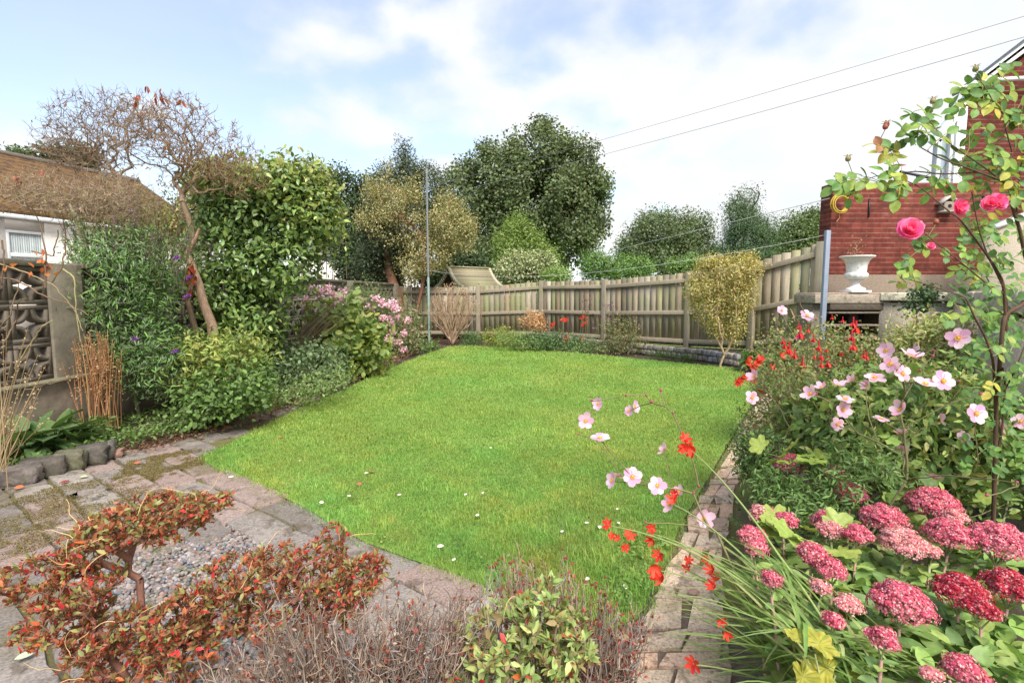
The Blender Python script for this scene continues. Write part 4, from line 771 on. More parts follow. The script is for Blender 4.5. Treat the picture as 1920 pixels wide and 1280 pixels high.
for k in range(120):
    x = random.uniform(120, 370); a = P(x*.8+50, random.uniform(430, 560), Yb+random.uniform(-.3, .3)); b = P(x+random.uniform(-30, 20), random.uniform(365, 470), Yb+random.uniform(-.3, .3)); m_ = (a+b)/2+unit(1)[0]*.03
    mb.tube([a, m_, b], [.003, .0025, .0015], (.16, .15, .08), 3); n_ = 16; u = np.linspace(.1, 1, n_)[:, None]; pp = a+(b-a)*u; mb.leaves(OVAL, pp, unit(n_)*.8+(0, 0, .5), unit(n_)+(0, 0, .6), .06*(1.3-u[:, 0]), .2, pick([(.09, .16, .05), (.14, .22, .07), (.13, .14, .10)], n_))
    if k % 3 == 0:
        n_ = 26; u = np.linspace(.78, 1.08, n_)[:, None]; mb2 = MB(); mb2.leaves(MINI, a+(b-a)*u+unit(n_)*.008, unit(n_), unit(n_), .014, .8, pick([(.24, .15, .20), (.20, .12, .10), (.30, .18, .26)], n_)); mb2.build('faded_spike', M['petal'], t)
mb.build('wispy_shoots', M['leaf'], t)
for (x, y, Yq) in ((330, 483, 4.45), (355, 520, 4.5), (252, 636, 4.3), (328, 658, 4.4), (350, 555, 4.5)):
    mb = MB(); c = P(x, y, Yq); n_ = 60; u = R.uniform(-1, 1, (n_, 1)); mb.leaves(MINI, c+u*np.array((.026, 0, .010))+unit(n_)*.007, unit(n_), unit(n_), .014, .8, pick([(.26, .07, .42), (.34, .12, .5), (.18, .04, .3)], n_)); mb.build('purple_flower_spike', M['petal'], t)
# dry brown stalks by the pier
def stalks():
    base = np.array((-3.45, 4.25, .09)); t = thing('dry_stalks', 'upright bundle of dead rusty brown stalks beside the wall pier', 'dead plant', base); mb = MB(); seeds = MB()
    for k in range(85):
        b = base+np.array((R.normal(0, .045), R.normal(0, .05), 0)); top = b+np.array((R.normal(-.01, .07), R.normal(0, .05), R.uniform(.5, .86))); m_ = (b+top)/2+R.normal(0, .012, 3)
        mb.tube([b, m_, top], [.004, .0035, .0025], pick([(.38, .20, .09), (.46, .26, .13), (.30, .15, .07)], 1)[0], 4)
        n_ = 22; u = R.uniform(.45, 1.02, (n_, 1)); seeds.leaves(MINI, b+(top-b)*u+R.normal(0, .010, (n_, 3)), unit(n_), unit(n_), .018, .7, pick([(.40, .22, .11), (.30, .15, .07), (.48, .32, .18)], n_))
    mb.build('stalks', M['twig'], t); seeds.build('seed_heads', M['leaf'], t)
stalks()
# arching briar stems at the left edge
def briar():
    Yq = 3.75; t = thing('arching_briar', 'arching bare green briar stems crossing the screen wall', 'climbing plant', (P(60, 600, Yq)[0], Yq, 0)); mb = MB(); lf = MB()
    S = [[(-60, 480), (10, 498), (60, 515), (100, 535), (140, 580), (155, 620)], [(-40, 515), (30, 525), (80, 553), (130, 570), (165, 590)], [(95, 532), (118, 500), (124, 440), (115, 400)], [(85, 540), (85, 470), (75, 420), (60, 390)], [(118, 505), (140, 520), (142, 575), (150, 640)], [(-20, 640), (20, 590), (42, 510)], [(60, 470), (100, 480), (110, 430)], [(10, 640), (30, 600), (36, 560), (60, 560)], [(0, 735), (60, 728), (125, 712)], [(5, 450), (8, 500), (0, 540)], [(20, 700), (60, 640), (80, 610), (100, 600)]]
    for s in S:
        p = np.array([P(x, y, Yq+random.uniform(-.05, .1)) for x, y in s]); q = np.array([np.interp(np.linspace(0, len(p)-1, len(p)*5), range(len(p)), p[:, k]) for k in range(3)]).T+R.normal(0, .003, (len(p)*5, 3))
        mb.tube(q, np.linspace(.0065, .003, len(q)), pick([(.24, .22, .10), (.30, .24, .13), (.2, .13, .08)], 1)[0], 5)
    for x, y in ((74, 478), (80, 505), (100, 510), (75, 488), (60, 505), (12, 500)): c = P(x, y, Yq); lf.leaves(OVAL, c+unit(3)*.02, unit(3), unit(3), .05, .5, pick([(.5, .12, .04), (.55, .2, .06)], 3))
    mb.build('stems', M['twig'], t); lf.build('leaves', M['leaf'], t)
briar()
def drygrass():
    t = thing('dry_tall_stems', 'straw coloured dead flower stems at the left edge of the picture', 'dead plant', G(-10, 930)); mb = MB()
    for k in range(26):
        b = G(random.uniform(-30, 15), random.uniform(880, 940)); top = P(random.uniform(-10, 90), random.uniform(590, 800), 3.1); mb.tube([b, (b+top)/2+R.normal(0, .02, 3), top], [.004, .003, .0015], (.45, .33, .18), 4); n_ = 10; mb.leaves(MINI, top-(top-b)*R.uniform(0, .25, (n_, 1))+R.normal(0, .008, (n_, 3)), unit(n_), unit(n_), .014, .6, pick([(.5, .38, .22), (.42, .28, .15)], n_))
    mb.build('stems', M['twig'], t)
drygrass()
# broad-leaved plant at the left bed corner
def broad(name, label, c, n, size, spread, pal, T=OVAL, wf=.62, lift=.5, group=None, cat='plant', h=.12):
    t = thing(name, label, cat, c, group); mb = MB(); st = MB()
    a = R.uniform(0, 6.28, n); rr = spread*np.sqrt(R.random(n)); p = c+np.stack([rr*np.cos(a), rr*np.sin(a), h*R.uniform(.3, 1.3, n)], -1)
    d = np.stack([np.cos(a), np.sin(a), lift*R.uniform(-.4, 1.2, n)], -1)+R.normal(0, .25, (n, 3)); nr = np.tile((0, 0, 1.), (n, 1))+R.normal(0, .3, (n, 3))
    mb.leaves(T, p, d, nr, size*R.uniform(.6, 1.25, n), wf, pick(pal, n))
    for i in range(0, n, 2): st.tube([c+np.array((rr[i]*.3*math.cos(a[i]), rr[i]*.3*math.sin(a[i]), 0)), p[i]-(0, 0, .02), p[i]], size*.025, (.16, .2, .07), 4)
    mb.build('leaves', M['leaf'], t); st.build('stalks', M['twig'], t); return t
B2 = (np.array([(x*w_, y, .12*abs(x)-.25*y*y+.1*y) for y, w_ in ((0, .15), (.18, .75), (.4, 1.), (.62, .92), (.82, .6), (1, .05)) for x in (-.5, -.25, 0, .25, .5)], float),
      np.array([(r_*5+k, r_*5+k+1, r_*5+k+6, r_*5+k+5) for r_ in range(5) for k in range(4)]))
broad('broad_leaved_plant', 'large dull green paddle leaves behind the edging stones', G(42, 850, .09), 40, .21, .24, [(.10, .17, .065), (.13, .20, .08), (.08, .14, .05)], B2, .62, .7, h=.12)
broad('broad_leaved_plant', 'second clump of paddle leaves close to the dry stalks', G(110, 838, .09), 30, .19, .17, [(.10, .18, .065), (.13, .21, .07)], B2, .6, .8, h=.10)
broad('fern_clump', 'light green ferny clump at the foot of the dry stalks', G(165, 822, .09), 220, .055, .16, [(.14, .22, .06), (.10, .18, .05)], OVAL, .3, .7, h=.12)
def cover(name, label, pts, n, size, pal, h, T=OVAL, wf=.55, kind='stuff', cat='ground cover', z0=.03):
    mb = MB(); pts = np.array([G(*p) for p in pts]); k = len(pts); w_ = R.dirichlet(np.ones(3), n); lo, hi = pts.min(0), pts.max(0)
    p = np.c_[R.uniform(lo[0], hi[0], n*3), R.uniform(lo[1], hi[1], n*3), np.zeros(n*3)]; p = p[inpoly(p, pts)][:n]; m_ = len(p); hh = h*(.6+.5*fbm2(p, 6, 3)); p[:, 2] = z0+np.maximum(hh, .01)*R.uniform(.3, 1.2, m_)
    mb.leaves(T, p, unit(m_)+(0, 0, .1), np.tile((0, 0, 1.), (m_, 1))+R.normal(0, .35, (m_, 3)), size*R.uniform(.6, 1.3, m_), wf, pick(pal, m_)*(1+.12*fbm2(p, 3, 4))[:, None])
    return tag(mb.build(name, M['leaf'], origin=(*pts.mean(0)[:2], 0)), label, cat, kind=kind)
cover('ground_cover', 'low mixed green weeds spreading over the left bed beside the mossy slabs', [(150, 850), (190, 800), (300, 770), (420, 740), (520, 720), (480, 775), (380, 815), (300, 838), (220, 858)], 5200, .035, GR+[(.17, .25, .07)], .10, z0=.05)
cover('mossy_weeds', 'thin low weeds along the left edge of the picture behind the stones', [(-60, 920), (-10, 830), (180, 790), (215, 850), (100, 880), (0, 905)], 3600, .035, GR+[(.17, .25, .07)], .08, z0=.09)
# low shrubs along the left bed
def low(name, label, spec, Yd, nc, per, size, pal, T=OVAL, wf=.5, cs=.05, nst=20, cat='bush', mat='leaf', dp=None, **kw):
    bl = [blob(a, b, Yd, c, d, dp) for a, b, c, d in spec]; b0 = bl[-1][0].copy(); b0[2] = 0
    return shrub(name, label, cat, bl, b0, nc, per, size, pal, T, wf, cs, nst=nst, mat=mat, **kw)
low('yellow_green_shrub', 'yellow green whorled leaf shrub at the foot of the twisted trunk', ((400, 665, 75, 42), (455, 660, 40, 40), (370, 690, 50, 40)), 4.9, 300, 10, .06, YG+[(.14, .22, .05)], wf=.33, cs=.06, dp=.35)
low('low_dark_shrub', 'low dark green leafy mound at the path edge below the yellow green shrub', ((405, 735, 72, 38), (460, 730, 50, 40), (390, 770, 45, 22)), 4.6, 300, 11, .05, GR, wf=.6, cs=.06, dp=.3)
low('mixed_leafy_mound', 'dense mid green mound of small leaves in the middle of the left bed', ((540, 690, 55, 35), (590, 680, 60, 40), (550, 720, 40, 25), (500, 700, 40, 40)), 6.3, 380, 12, .045, [(.12, .18, .08), (.15, .22, .10), (.18, .23, .14), (.10, .15, .06)], wf=.6, cs=.07, dp=.4)
low('edge_filler', 'loose trailing green edge plants spilling from the left bed toward the path', ((500, 755, 45, 16), (560, 735, 45, 16), (620, 712, 40, 14), (450, 775, 40, 14)), 5.6, 260, 11, .04, [(.13, .2, .07), (.18, .26, .08), (.22, .28, .11)], wf=.5, cs=.07, nst=20, dp=.5)
low('tangled_midbed', 'tangle of fine yellowish stems and leaves linking the mounds of the left bed', ((600, 640, 45, 40), (650, 620, 45, 35), (560, 650, 40, 40), (700, 650, 40, 35)), 8.6, 320, 13, .055, [(.26, .30, .09), (.20, .26, .08), (.34, .33, .14), (.15, .2, .07)], wf=.35, cs=.11, nst=80, stcol=(.34, .27, .16), dp=.6)
low('hydrangea', 'leafy hydrangea with big pale green leaves leaning over the path', ((640, 640, 60, 40), (665, 670, 42, 45), (620, 610, 40, 35), (690, 640, 30, 40), (640, 700, 40, 18)), 7.6, 330, 9, .10, [(.20, .27, .08), (.26, .32, .08), (.15, .22, .07), (.31, .35, .09)], B2, .75, .12, dp=.4, lo=.3)
low('pale_leaved_stems', 'taller pale leafed stems rising above the hydrangea', ((655, 580, 22, 22), (650, 600, 28, 14)), 7.9, 24, 7, .13, [(.22, .30, .10), (.26, .33, .12)], B2, .7, .1, nst=12)
low('fuchsia_mound', 'loose grey green shrub between wall pier and clothes pole', ((730, 600, 55, 48), (765, 620, 35, 42), (690, 585, 40, 45), (740, 650, 55, 25)), 10.5, 420, 14, .06, [(.17, .22, .10), (.22, .25, .11), (.15, .19, .08), (.28, .22, .14)], wf=.45, cs=.09, dp=.5)
low('low_path_edge_plant', 'small bright green plant at the foot of the clothes pole', ((800, 648, 20, 14), (780, 655, 20, 12)), 11.2, 60, 12, .07, [(.16, .26, .08), (.13, .2, .06)], wf=.6, cs=.06, nst=6, cat='plant')
low('tall_green_perennial', 'upright fine leafed green perennial against the far wall', ((680, 560, 45, 35), (710, 570, 30, 35), (655, 565, 30, 35), (600, 575, 30, 30)), 10.2, 240, 14, .06, [(.08, .13, .05), (.12, .17, .06), (.16, .19, .07)], wf=.22, cs=.1, dp=.5)
def sprays(name, label, cl, Yd, pal, sz, mat='petal', cat='flowers', base=None, per=70, r_=.08):
    c0 = P(cl[0][0], cl[0][1], Yd); t = thing(name, label, cat, (c0[0], Yd, 0))
    st = MB()
    for (x, y, k) in cl:
        c = P(x, y, Yd+random.uniform(-.15, .15)); n_ = int(per*k); mb = MB(); mb.leaves(MINI, c+unit(n_)*r_*k*R.uniform(.2, 1, (n_, 1))*(1, .6, .7), unit(n_), unit(n_)+(0, -.5, .5), sz*R.uniform(.7, 1.3, n_), .9, pick(pal, n_)); mb.build('flower_cluster', M[mat], t)
        b = np.array((c0[0]+(c[0]-c0[0])*.6, Yd, 0.)); st.tube([b, (b+c)/2+R.normal(0, .03, 3), c], [.006, .005, .003], (.2, .2, .09), 4)
    st.build('stems', M['twig'], t); return t
PK = [(.74, .44, .62), (.80, .57, .70), (.66, .33, .52), (.84, .68, .76)]
sprays('pink_phlox', 'tall pink flower heads on dry stems against the screen wall', ((595, 545, 1.1), (612, 540, 1.2), (625, 552, 1), (600, 560, .8), (632, 570, .8), (640, 560, .6), (583, 578, .5), (608, 575, .6), (570, 560, .8), (645, 545, .7), (585, 540, .8), (620, 590, .7)), 7.6, PK, .034, r_=.10)
sprays('pink_asters', 'loose mass of pink flowers along the left bed beside the pole', ((704, 560, 1), (720, 568, 1.2), (737, 568, 1.4), (742, 578, 1), (712, 566, .9), (698, 580, .7), (718, 596, .8), (729, 596, 1), (735, 607, .9), (712, 615, 1.1), (735, 623, .8), (722, 636, .9), (738, 640, 1), (748, 640, .8), (755, 655, .9), (686, 595, .7), (670, 592, .6), (746, 594, .5), (690, 572, .5), (725, 640, .9), (765, 600, .8), (690, 610, .8), (758, 625, .7), (700, 625, .8), (675, 560, .7), (690, 648, .6)), 9.9, PK, .040, r_=.12)
def leaning():
    t = thing('flattened_dry_stems', 'sheaf of flattened straw coloured stems leaning out of the left bed', 'dead plant', G(545, 690)); mb = MB()
    for k in range(60):
        a = P(random.uniform(535, 575), random.uniform(640, 665), 7.0+random.uniform(-.2, .2)); b = a+(P(605, 595, 7.1)-P(545, 655, 7.))*random.uniform(.7, 1.2)+R.normal(0, .04, 3); mb.tube([a-(.02, 0, .06), (a+b)/2+R.normal(0, .02, 3), b], .0045, pick([(.45, .36, .22), (.35, .27, .16), (.3, .2, .13)], 1)[0], 3)
    mb.build('stems', M['twig'], t)
leaning()
# dried hydrangea by the corner of the lawn
def dryhyd():
    Yd = 12.7; b0 = P(848, 640, Yd)*(1, 1, 0); t = thing('dried_hydrangea', 'leafless brown hydrangea with dried flower heads in the far left corner', 'bush', b0)
    bl = [blob(848, 565, Yd, 42, 32, .6), blob(820, 580, Yd, 20, 30, .4), blob(880, 575, Yd, 18, 30, .4), blob(848, 600, Yd, 42, 20, .5)]; tg, _, _ = inblob(bl, 520, .2)
    pa, tp, td, _ = grow([b0, b0+(0, 0, .12)], tg, seg=.12, tip=.0050, back=.9, cap=.03, wig=.15); mb = MB(); tubes(mb, pa, (.42, .29, .19), 5, thin=4); mb.build('branches', M['twig'], t)
    for x, y in ((835, 537), (822, 542), (850, 535), (868, 545), (833, 568), (858, 568), (888, 560), (893, 572), (812, 560), (875, 552), (900, 590), (845, 550)):
        m = MB(); c = P(x, y, Yd-.2+random.uniform(-.2, .2)); n_ = 40; m.leaves(MINI, c+unit(n_)*.075*R.uniform(.5, 1, (n_, 1)), unit(n_), unit(n_), .035, .9, pick([(.40, .28, .2), (.34, .24, .17), (.48, .36, .28)], n_)); m.build('dried_flower_head', M['petal'], t)
dryhyd()
def litter(name, label, pts, n, pal, size=.03):
    mb = MB(); pts = np.array([G(*p) for p in pts]); lo, hi = pts.min(0), pts.max(0); p = np.c_[R.uniform(lo[0], hi[0], n*3), R.uniform(lo[1], hi[1], n*3), np.full(n*3, .035)]; p = p[inpoly(p, pts)][:n]; m_ = len(p); p[:, 2] += R.uniform(0, .02, m_)
    d = unit(m_); d[:, 2] *= .2; mb.leaves(OVAL, p, d, np.tile((0, 0, 1.), (m_, 1))+R.normal(0, .3, (m_, 3)), size*R.uniform(.5, 1.3, m_), .5, pick(pal, m_)); tag(mb.build(name, M['leaf'], origin=(*pts.mean(0)[:2], 0)), label, 'leaves', kind='stuff')
RB = [(.16, .05, .035), (.22, .09, .05), (.28, .17, .10), (.13, .06, .04), (.35, .26, .17)]
litter('leaf_litter', 'reddish fallen leaves on the soil along the left path edge', [(420, 812), (500, 770), (600, 730), (700, 690), (780, 650), (800, 655), (740, 685), (640, 730), (540, 775), (460, 812)], 1500, RB, .04)
litter('bed_edge_litter', 'dry brown leaf crumbs along the front edge of the left bed', [(215, 866), (300, 850), (400, 818), (470, 785), (440, 775), (300, 815), (215, 845)], 1500, RB, .022)
litter('leaf_litter', 'dark red fallen leaves under the dried hydrangea', [(800, 650), (805, 620), (850, 615), (880, 640), (840, 650)], 900, [(.16, .04, .03), (.12, .04, .03), (.2, .08, .05)], .05)

# ============================================================ FAR BED
low('golden_spirea', 'small yellow green mound in front of the fence at the far left of the bed', ((935, 632, 32, 16), (950, 642, 22, 8)), 12.0, 150, 14, .05, [(.24, .28, .05), (.17, .23, .05), (.32, .33, .08)], wf=.4, cs=.06, nst=10, dp=.35)
low('dark_grass_mound', 'dark green grassy clump at the back left corner of the lawn', ((885, 636, 18, 12),), 12.3, 60, 14, .09, [(.08, .14, .05), (.11, .17, .06)], wf=.15, cs=.08, nst=0, dp=.3)
low('copper_dried_plant', 'copper brown dried plant in front of the fence post', ((998, 600, 22, 16), (1010, 608, 14, 14)), 12.2, 120, 14, .05, [(.50, .30, .15), (.42, .22, .10), (.55, .38, .22)], wf=.5, cs=.06, nst=25, stcol=(.4, .26, .15), dp=.3)
low('green_mat_plant', 'spreading dark green leafy mat below the fence panels', ((1010, 638, 36, 16), (1050, 640, 40, 17), (1090, 648, 32, 14), (1030, 650, 40, 10)), 11.2, 330, 14, .05, [(.07, .13, .05), (.10, .17, .06), (.13, .2, .07)], wf=.4, cs=.06, nst=12, dp=.4)
low('mixed_perennial', 'straggly olive green perennial before the fence post', ((1165, 620, 34, 28), (1180, 650, 34, 20), (1150, 655, 26, 14)), 10.7, 220, 12, .05, [(.14, .16, .06), (.18, .18, .07), (.11, .15, .05), (.26, .2, .1)], wf=.4, cs=.09, nst=50, stcol=(.2, .16, .09), dp=.35)
low('low_front_greenery', 'continuous low green plants hiding the foot of the far fence', ((960, 634, 30, 12), (1120, 652, 40, 12), (1200, 662, 30, 10), (1080, 655, 30, 8), (990, 645, 30, 9)), 11.0, 240, 12, .05, [(.12, .2, .06), (.17, .25, .08), (.22, .27, .08)], wf=.4, cs=.06, nst=10, dp=.4)
def spike(name, label, stems, Yd, pal, sz, n_, rr, col=(.14, .18, .07)):
    b = P(stems[0][0], stems[0][1], Yd); t = thing(name, label, 'flowers', (b[0], Yd, .02)); st = MB()
    for x, y in stems:
        p = P(x, y, Yd); q = np.array((p[0]+random.uniform(-.08, .08), Yd+random.uniform(-.05, .1), .05)); st.tube([q, (p+q)/2+R.normal(0, .02, 3), p], .004, col, 4); m = MB(); m.leaves(OVAL, p+unit(n_)*rr, unit(n_), unit(n_), sz*R.uniform(.7, 1.2, n_), .5, pick(pal, n_)); m.build('flower', M['petal'], t)
    st.build('stems', M['twig'], t); return t
REDS = [(.72, .05, .03), (.80, .10, .06), (.62, .03, .03)]
spike('red_lilies', 'five scattered bright red flowers on thin stems before the fence', ((1057, 600), (1095, 595), (1037, 609), (1096, 607), (1088, 635), (1062, 637)), 11.3, REDS, .075, 12, .045)
spike('purple_verbena', 'dusky purple wispy flower stems against the fence boards', ((1100, 555), (1098, 580), (1105, 565), (1135, 575), (1130, 595), (1115, 610), (1145, 600), (1120, 590), (1095, 570), (1150, 575)), 11.2, [(.20, .10, .16), (.26, .14, .2), (.14, .08, .1)], .04, 22, .08)
def tuft(name, label, c, n, L, pal, wd=.006, fan=(0, 6.28), lean=(.2, 1.1), sp=.06, cat='grass', mat='grass'):
    t = MB()
    for k in range(n):
        a = random.uniform(*fan); ln = random.uniform(*lean); l = L*random.uniform(.6, 1.15); b = np.array(c)+np.array((R.normal(0, sp), R.normal(0, sp), 0)); d = np.array((math.cos(a), math.sin(a), 0)); u = np.linspace(0, 1, 8)[:, None]
        p = b+d*l*(u*math.sin(ln*.6)+.35*u**2*math.sin(ln))+np.array((0, 0, 1))*l*(u*math.cos(ln*.5)-.55*ln*u**2.2); p[:, 2] = np.maximum(p[:, 2], .015); t.ribbon(p, wd*np.array([.6, .9, 1, 1, .95, .8, .5, .08]), pick(pal, 1)[0])
    return tag(t.build(name, M[mat], origin=c), label, cat)
tuft('sedge_tuft', 'low grassy tuft spilling onto the lawn edge by the cobbles', G(1240, 672), 90, .3, [(.12, .19, .06), (.15, .22, .07)], .012, (2.6, 6.8), sp=.14)
tuft('sedge_tuft', 'grassy tuft in front of the cobbles beside the golden shrub', G(1285, 678), 90, .28, [(.12, .18, .06), (.16, .2, .08)], .012, (2.6, 6.8), sp=.12)
# golden variegated shrub before the fence
Yd = 8.6; b0 = G(1350, 690); Yd = b0[1]
GO = [(.44, .38, .12), (.36, .33, .10), (.50, .44, .18), (.26, .27, .08), (.4, .3, .12)]
shrub('golden_shrub', 'tall golden variegated shrub with many bare brown stems before the fence', 'bush', [blob(1350, 520, Yd, 58, 40, .35), blob(1390, 510, Yd, 38, 32, .3), blob(1320, 540, Yd, 36, 36, .3), blob(1380, 560, Yd, 38, 30, .3), blob(1375, 600, Yd, 24, 40, .25), blob(1330, 580, Yd, 34, 30, .25), blob(1340, 495, Yd, 22, 14, .2), blob(1405, 490, Yd, 16, 14, .2), blob(1345, 615, Yd, 20, 16, .2)], b0, 600, 22, .042, GO, OVAL, .42, .06, nst=260, stcol=(.40, .28, .17), tip=.0036, back=.7, cap=.02, trunk=[b0, b0+(0, 0, .05)], lo=.4, seg=.2)
broad('elephant_ear_clump', 'glossy rounded dark green leaves at the corner of the fence and lawn', G(1432, 698), 70, .16, .34, [(.08, .17, .045), (.11, .21, .06), (.07, .13, .04)], B2, .8, .8, h=.22)

# ============================================================ RIGHT BORDER
def facing(n, spin=None):
    n = Vector(n).normalized(); q = n.to_track_quat('Z', 'Y'); return (q.to_matrix() @ Matrix.Rotation(random.uniform(0, 6.28) if spin is None else spin, 3, 'Z')).to_4x4()
def placed(src, parent, pos, n, s, first):
    o = src if first else src.copy()
    if not first: C.objects.link(o)
    o.parent = parent; o.matrix_local = Matrix.Translation(Vector(np.array(pos)-ORG[parent.name])) @ facing(n) @ Matrix.Scale(s, 4); return o
def petals_mb(mb, n, r_, cup, wd, pal, jit=.1, ph=0., back=0.):
    for k in range(n):
        a = ph+k*2*math.pi/n+random.uniform(-jit, jit); cu = cup+random.uniform(-.12, .12); L = r_*random.uniform(.92, 1.06); V = []
        for y, w_ in ((.08, .3), (.3, .75), (.55, 1.0), (.8, .92), (1.0, .45)):
            for x in (-.5, -.2, .2, .5): V.append((x*w_*wd*L, y*L, L*(cu*y*y+.16*x*x*w_)-.02*L*(y > .9)))
        V = np.array(V); ca, sa = math.cos(a), math.sin(a); V = V@np.array([[ca, sa, 0], [-sa, ca, 0], [0, 0, 1]])
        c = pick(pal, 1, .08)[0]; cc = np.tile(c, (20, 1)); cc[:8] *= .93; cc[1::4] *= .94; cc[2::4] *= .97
        mb.add(V, [(r_i*4+q, r_i*4+q+1, r_i*4+q+5, r_i*4+q+4) for r_i in range(4) for q in range(3)], cc)
APAL = [(.74, .47, .63), (.80, .56, .70), (.68, .38, .56)]
AV = []
for k in range(5):
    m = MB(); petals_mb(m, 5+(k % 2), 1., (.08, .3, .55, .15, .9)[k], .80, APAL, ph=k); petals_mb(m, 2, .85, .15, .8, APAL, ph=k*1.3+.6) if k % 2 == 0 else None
    pm = m.build('flower', M['petal'], None, True, origin=(0, 0, 0)).data; bpy.data.objects.remove(bpy.data.objects['flower'] if 'flower' in bpy.data.objects else None) if False else None
    AV.append(pm)
for o in [o for o in C.objects if o.type == 'MESH' and o.parent is None and o.data in AV]: bpy.data.objects.remove(o)
m = MB(); n_ = 70; a = R.uniform(0, 6.28, n_); rr = .30*R.uniform(.6, 1, n_); m.leaves(MINI, np.stack([rr*np.cos(a)*.6, rr*np.sin(a)*.6, np.full(n_, .03)], -1), np.stack([np.cos(a)*.6, np.sin(a)*.6, np.full(n_, .8)], -1), unit(n_), .15, .5, pick([(.85, .50, .06), (.9, .6, .1)], n_))
m.lathe([(0, .17), (.07, .16), (.12, .10), (.13, .02)], n=10, col=(.55, .50, .12)); _o = m.build('centre', M['petal'], None, True, origin=(0, 0, 0)); ACEN = _o.data; bpy.data.objects.remove(_o)
m = MB(); m.lathe([(0, 1.), (.35, .85), (.55, .5), (.5, .15), (.2, 0)], n=9, col=(.42, .10, .17)); _o = m.build('bud', M['petal'], None, True, origin=(0, 0, 0)); BUD = _o.data; bpy.data.objects.remove(_o)
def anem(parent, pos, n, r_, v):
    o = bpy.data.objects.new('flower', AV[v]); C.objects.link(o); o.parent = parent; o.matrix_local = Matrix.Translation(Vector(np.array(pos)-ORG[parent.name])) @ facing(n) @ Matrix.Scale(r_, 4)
    c = bpy.data.objects.new('flower_centre', ACEN); C.objects.link(c); c.parent = o
def bud(parent, pos, s=.010):
    o = bpy.data.objects.new('bud', BUD); C.objects.link(o); o.parent = parent; o.matrix_local = Matrix.Translation(Vector(np.array(pos)-ORG[parent.name])) @ facing((random.uniform(-.5, .5), random.uniform(-.5, 0), .8)) @ Matrix.Scale(s, 4)
def stemto(mb, b, p, r0=.0028, r1=.0016, col=(.20, .16, .09), w_=.03, n=10, arch=.1):
    b, p = np.array(b), np.array(p); L = np.linalg.norm(p-b); mid = b+(p-b)*.5+np.array((0, 0, arch*L))+R.normal(0, w_*L, 3); u = np.linspace(0, 1, n)[:, None]; q = (1-u)**2*b+2*u*(1-u)*mid+u*u*p; mb.tube(q, np.linspace(r0, r1, n), col, 5)
FACE = {'f': (0, -1, .35), 'u': (0, -.35, 1), 'l': (-1, -.5, .3), 'r': (1, -.5, .3), 's': (-.9, -.15, .6), 'b': (.2, .5, .7)}
def anemone(name, label, base, fl, buds, palstem=(.19, .17, .08), k=62., fork=None, ymax=2.0):
    t = thing(name, label, 'flowers', base); st = MB()
    F = [P(x, y, min(k/d, ymax)) for x, y, d, f in fl]; Bq = [P(x, y, Y0) for x, y, Y0 in buds]
    pa, tp, td, A = grow([base, base+(fork-base)*.5+(0, 0, .04), fork] if fork is not None else [base, base+(0, 0, .15)], np.array([q+np.array((0, .004, -.004)) for q in F]+Bq), seg=.05, tip=.0018, back=.45, cap=.006, wig=.05, expo=2.6); tubes(st, pa, palstem, 5, thin=4); st.build('stems', M['twig'], t, True)
    for (x, y, d, f), p in zip(fl, F): anem(t, p, np.array(FACE[f])+R.normal(0, .12, 3), d*min(k/d, ymax)/960/2*1.04*random.uniform(.94, 1.06), random.randrange(4) if f != 's' else 2)
    for p in Bq: bud(t, p, random.uniform(.007, .011))
    return t
fl = [(1466,582,20,'f'),(1486,590,26,'r'),(1513,592,24,'f')]
anemone('distant_anemone', 'three pale pink anemones in front of the leaf fence corner', np.array((1.55, 3.0, 0)), fl, [(1500, 570, 2.6), (1530, 600, 2.5)], fork=P(1510, 700, 2.7), ymax=2.9)
fl = [(1662,657,32,'l'),(1711,668,38,'u'),(1670,683,36,'l'),(1692,700,36,'f'),(1640,708,36,'u'),(1798,634,42,'l'),(1735,720,38,'u'),(1768,714,38,'f'),(1597,712,22,'s'),(1572,722,26,'u'),(1585,748,32,'u'),(1580,768,32,'f'),(1570,795,26,'f'),(1520,738,32,'s'),(1688,768,34,'s'),(1652,785,30,'u'),(1830,775,40,'f'),(1876,800,30,'r'),(1762,785,28,'r'),(1805,822,28,'f'),(1690,812,24,'b'),(1692,842,26,'b'),(1750,895,30,'b'),(1914,790,30,'l'),(1625,722,22,'s'),(1540,725,22,'s'),(1712,655,22,'r')]
anemone('pink_anemone', 'large clump of pale pink anemones with yellow centres in the right border', np.array((1.30, 1.95, 0)), fl, [(1798, 716, 1.7), (1747, 669, 1.8), (1752, 660, 1.9), (1724, 695, 1.8), (1585, 715, 2.1), (1530, 740, 2.), (1838, 740, 1.7), (1850, 930, 1.4), (1905, 905, 1.5)], fork=P(1700, 900, 1.85))
fl = [(1122,757,26,'l'),(1190,762,26,'r'),(1180,770,22,'l'),(1098,789,30,'f'),(1125,821,36,'u'),(1148,900,32,'l'),(1186,893,36,'f'),(1232,910,36,'f'),(1246,843,26,'s'),(1256,945,32,'l'),(1274,922,26,'s'),(1320,972,36,'f'),(1160,892,22,'b')]
anemone('arching_anemone', 'arching spray of pale pink anemones leaning out over the lawn', np.array((.82, 1.42, 0)), fl, [(1238, 733, 1.9), (1212, 742, 1.9), (1173, 742, 1.9), (1222, 755, 1.9), (1110, 752, 1.9), (1310, 912, 1.7), (1300, 925, 1.7), (1210, 980, 1.6), (1262, 775, 1.8), (1085, 815, 1.8)], fork=P(1345, 1000, 1.6))
fl = [(1410,745,28,'f'),(1414,705,26,'s')]
anemone('side_anemone', 'two pale anemones low over the path by the red blooms', np.array((1.15, 2.4, 0)), fl, [(1440, 700, 2.3)], fork=P(1480, 800, 2.3), ymax=2.4)
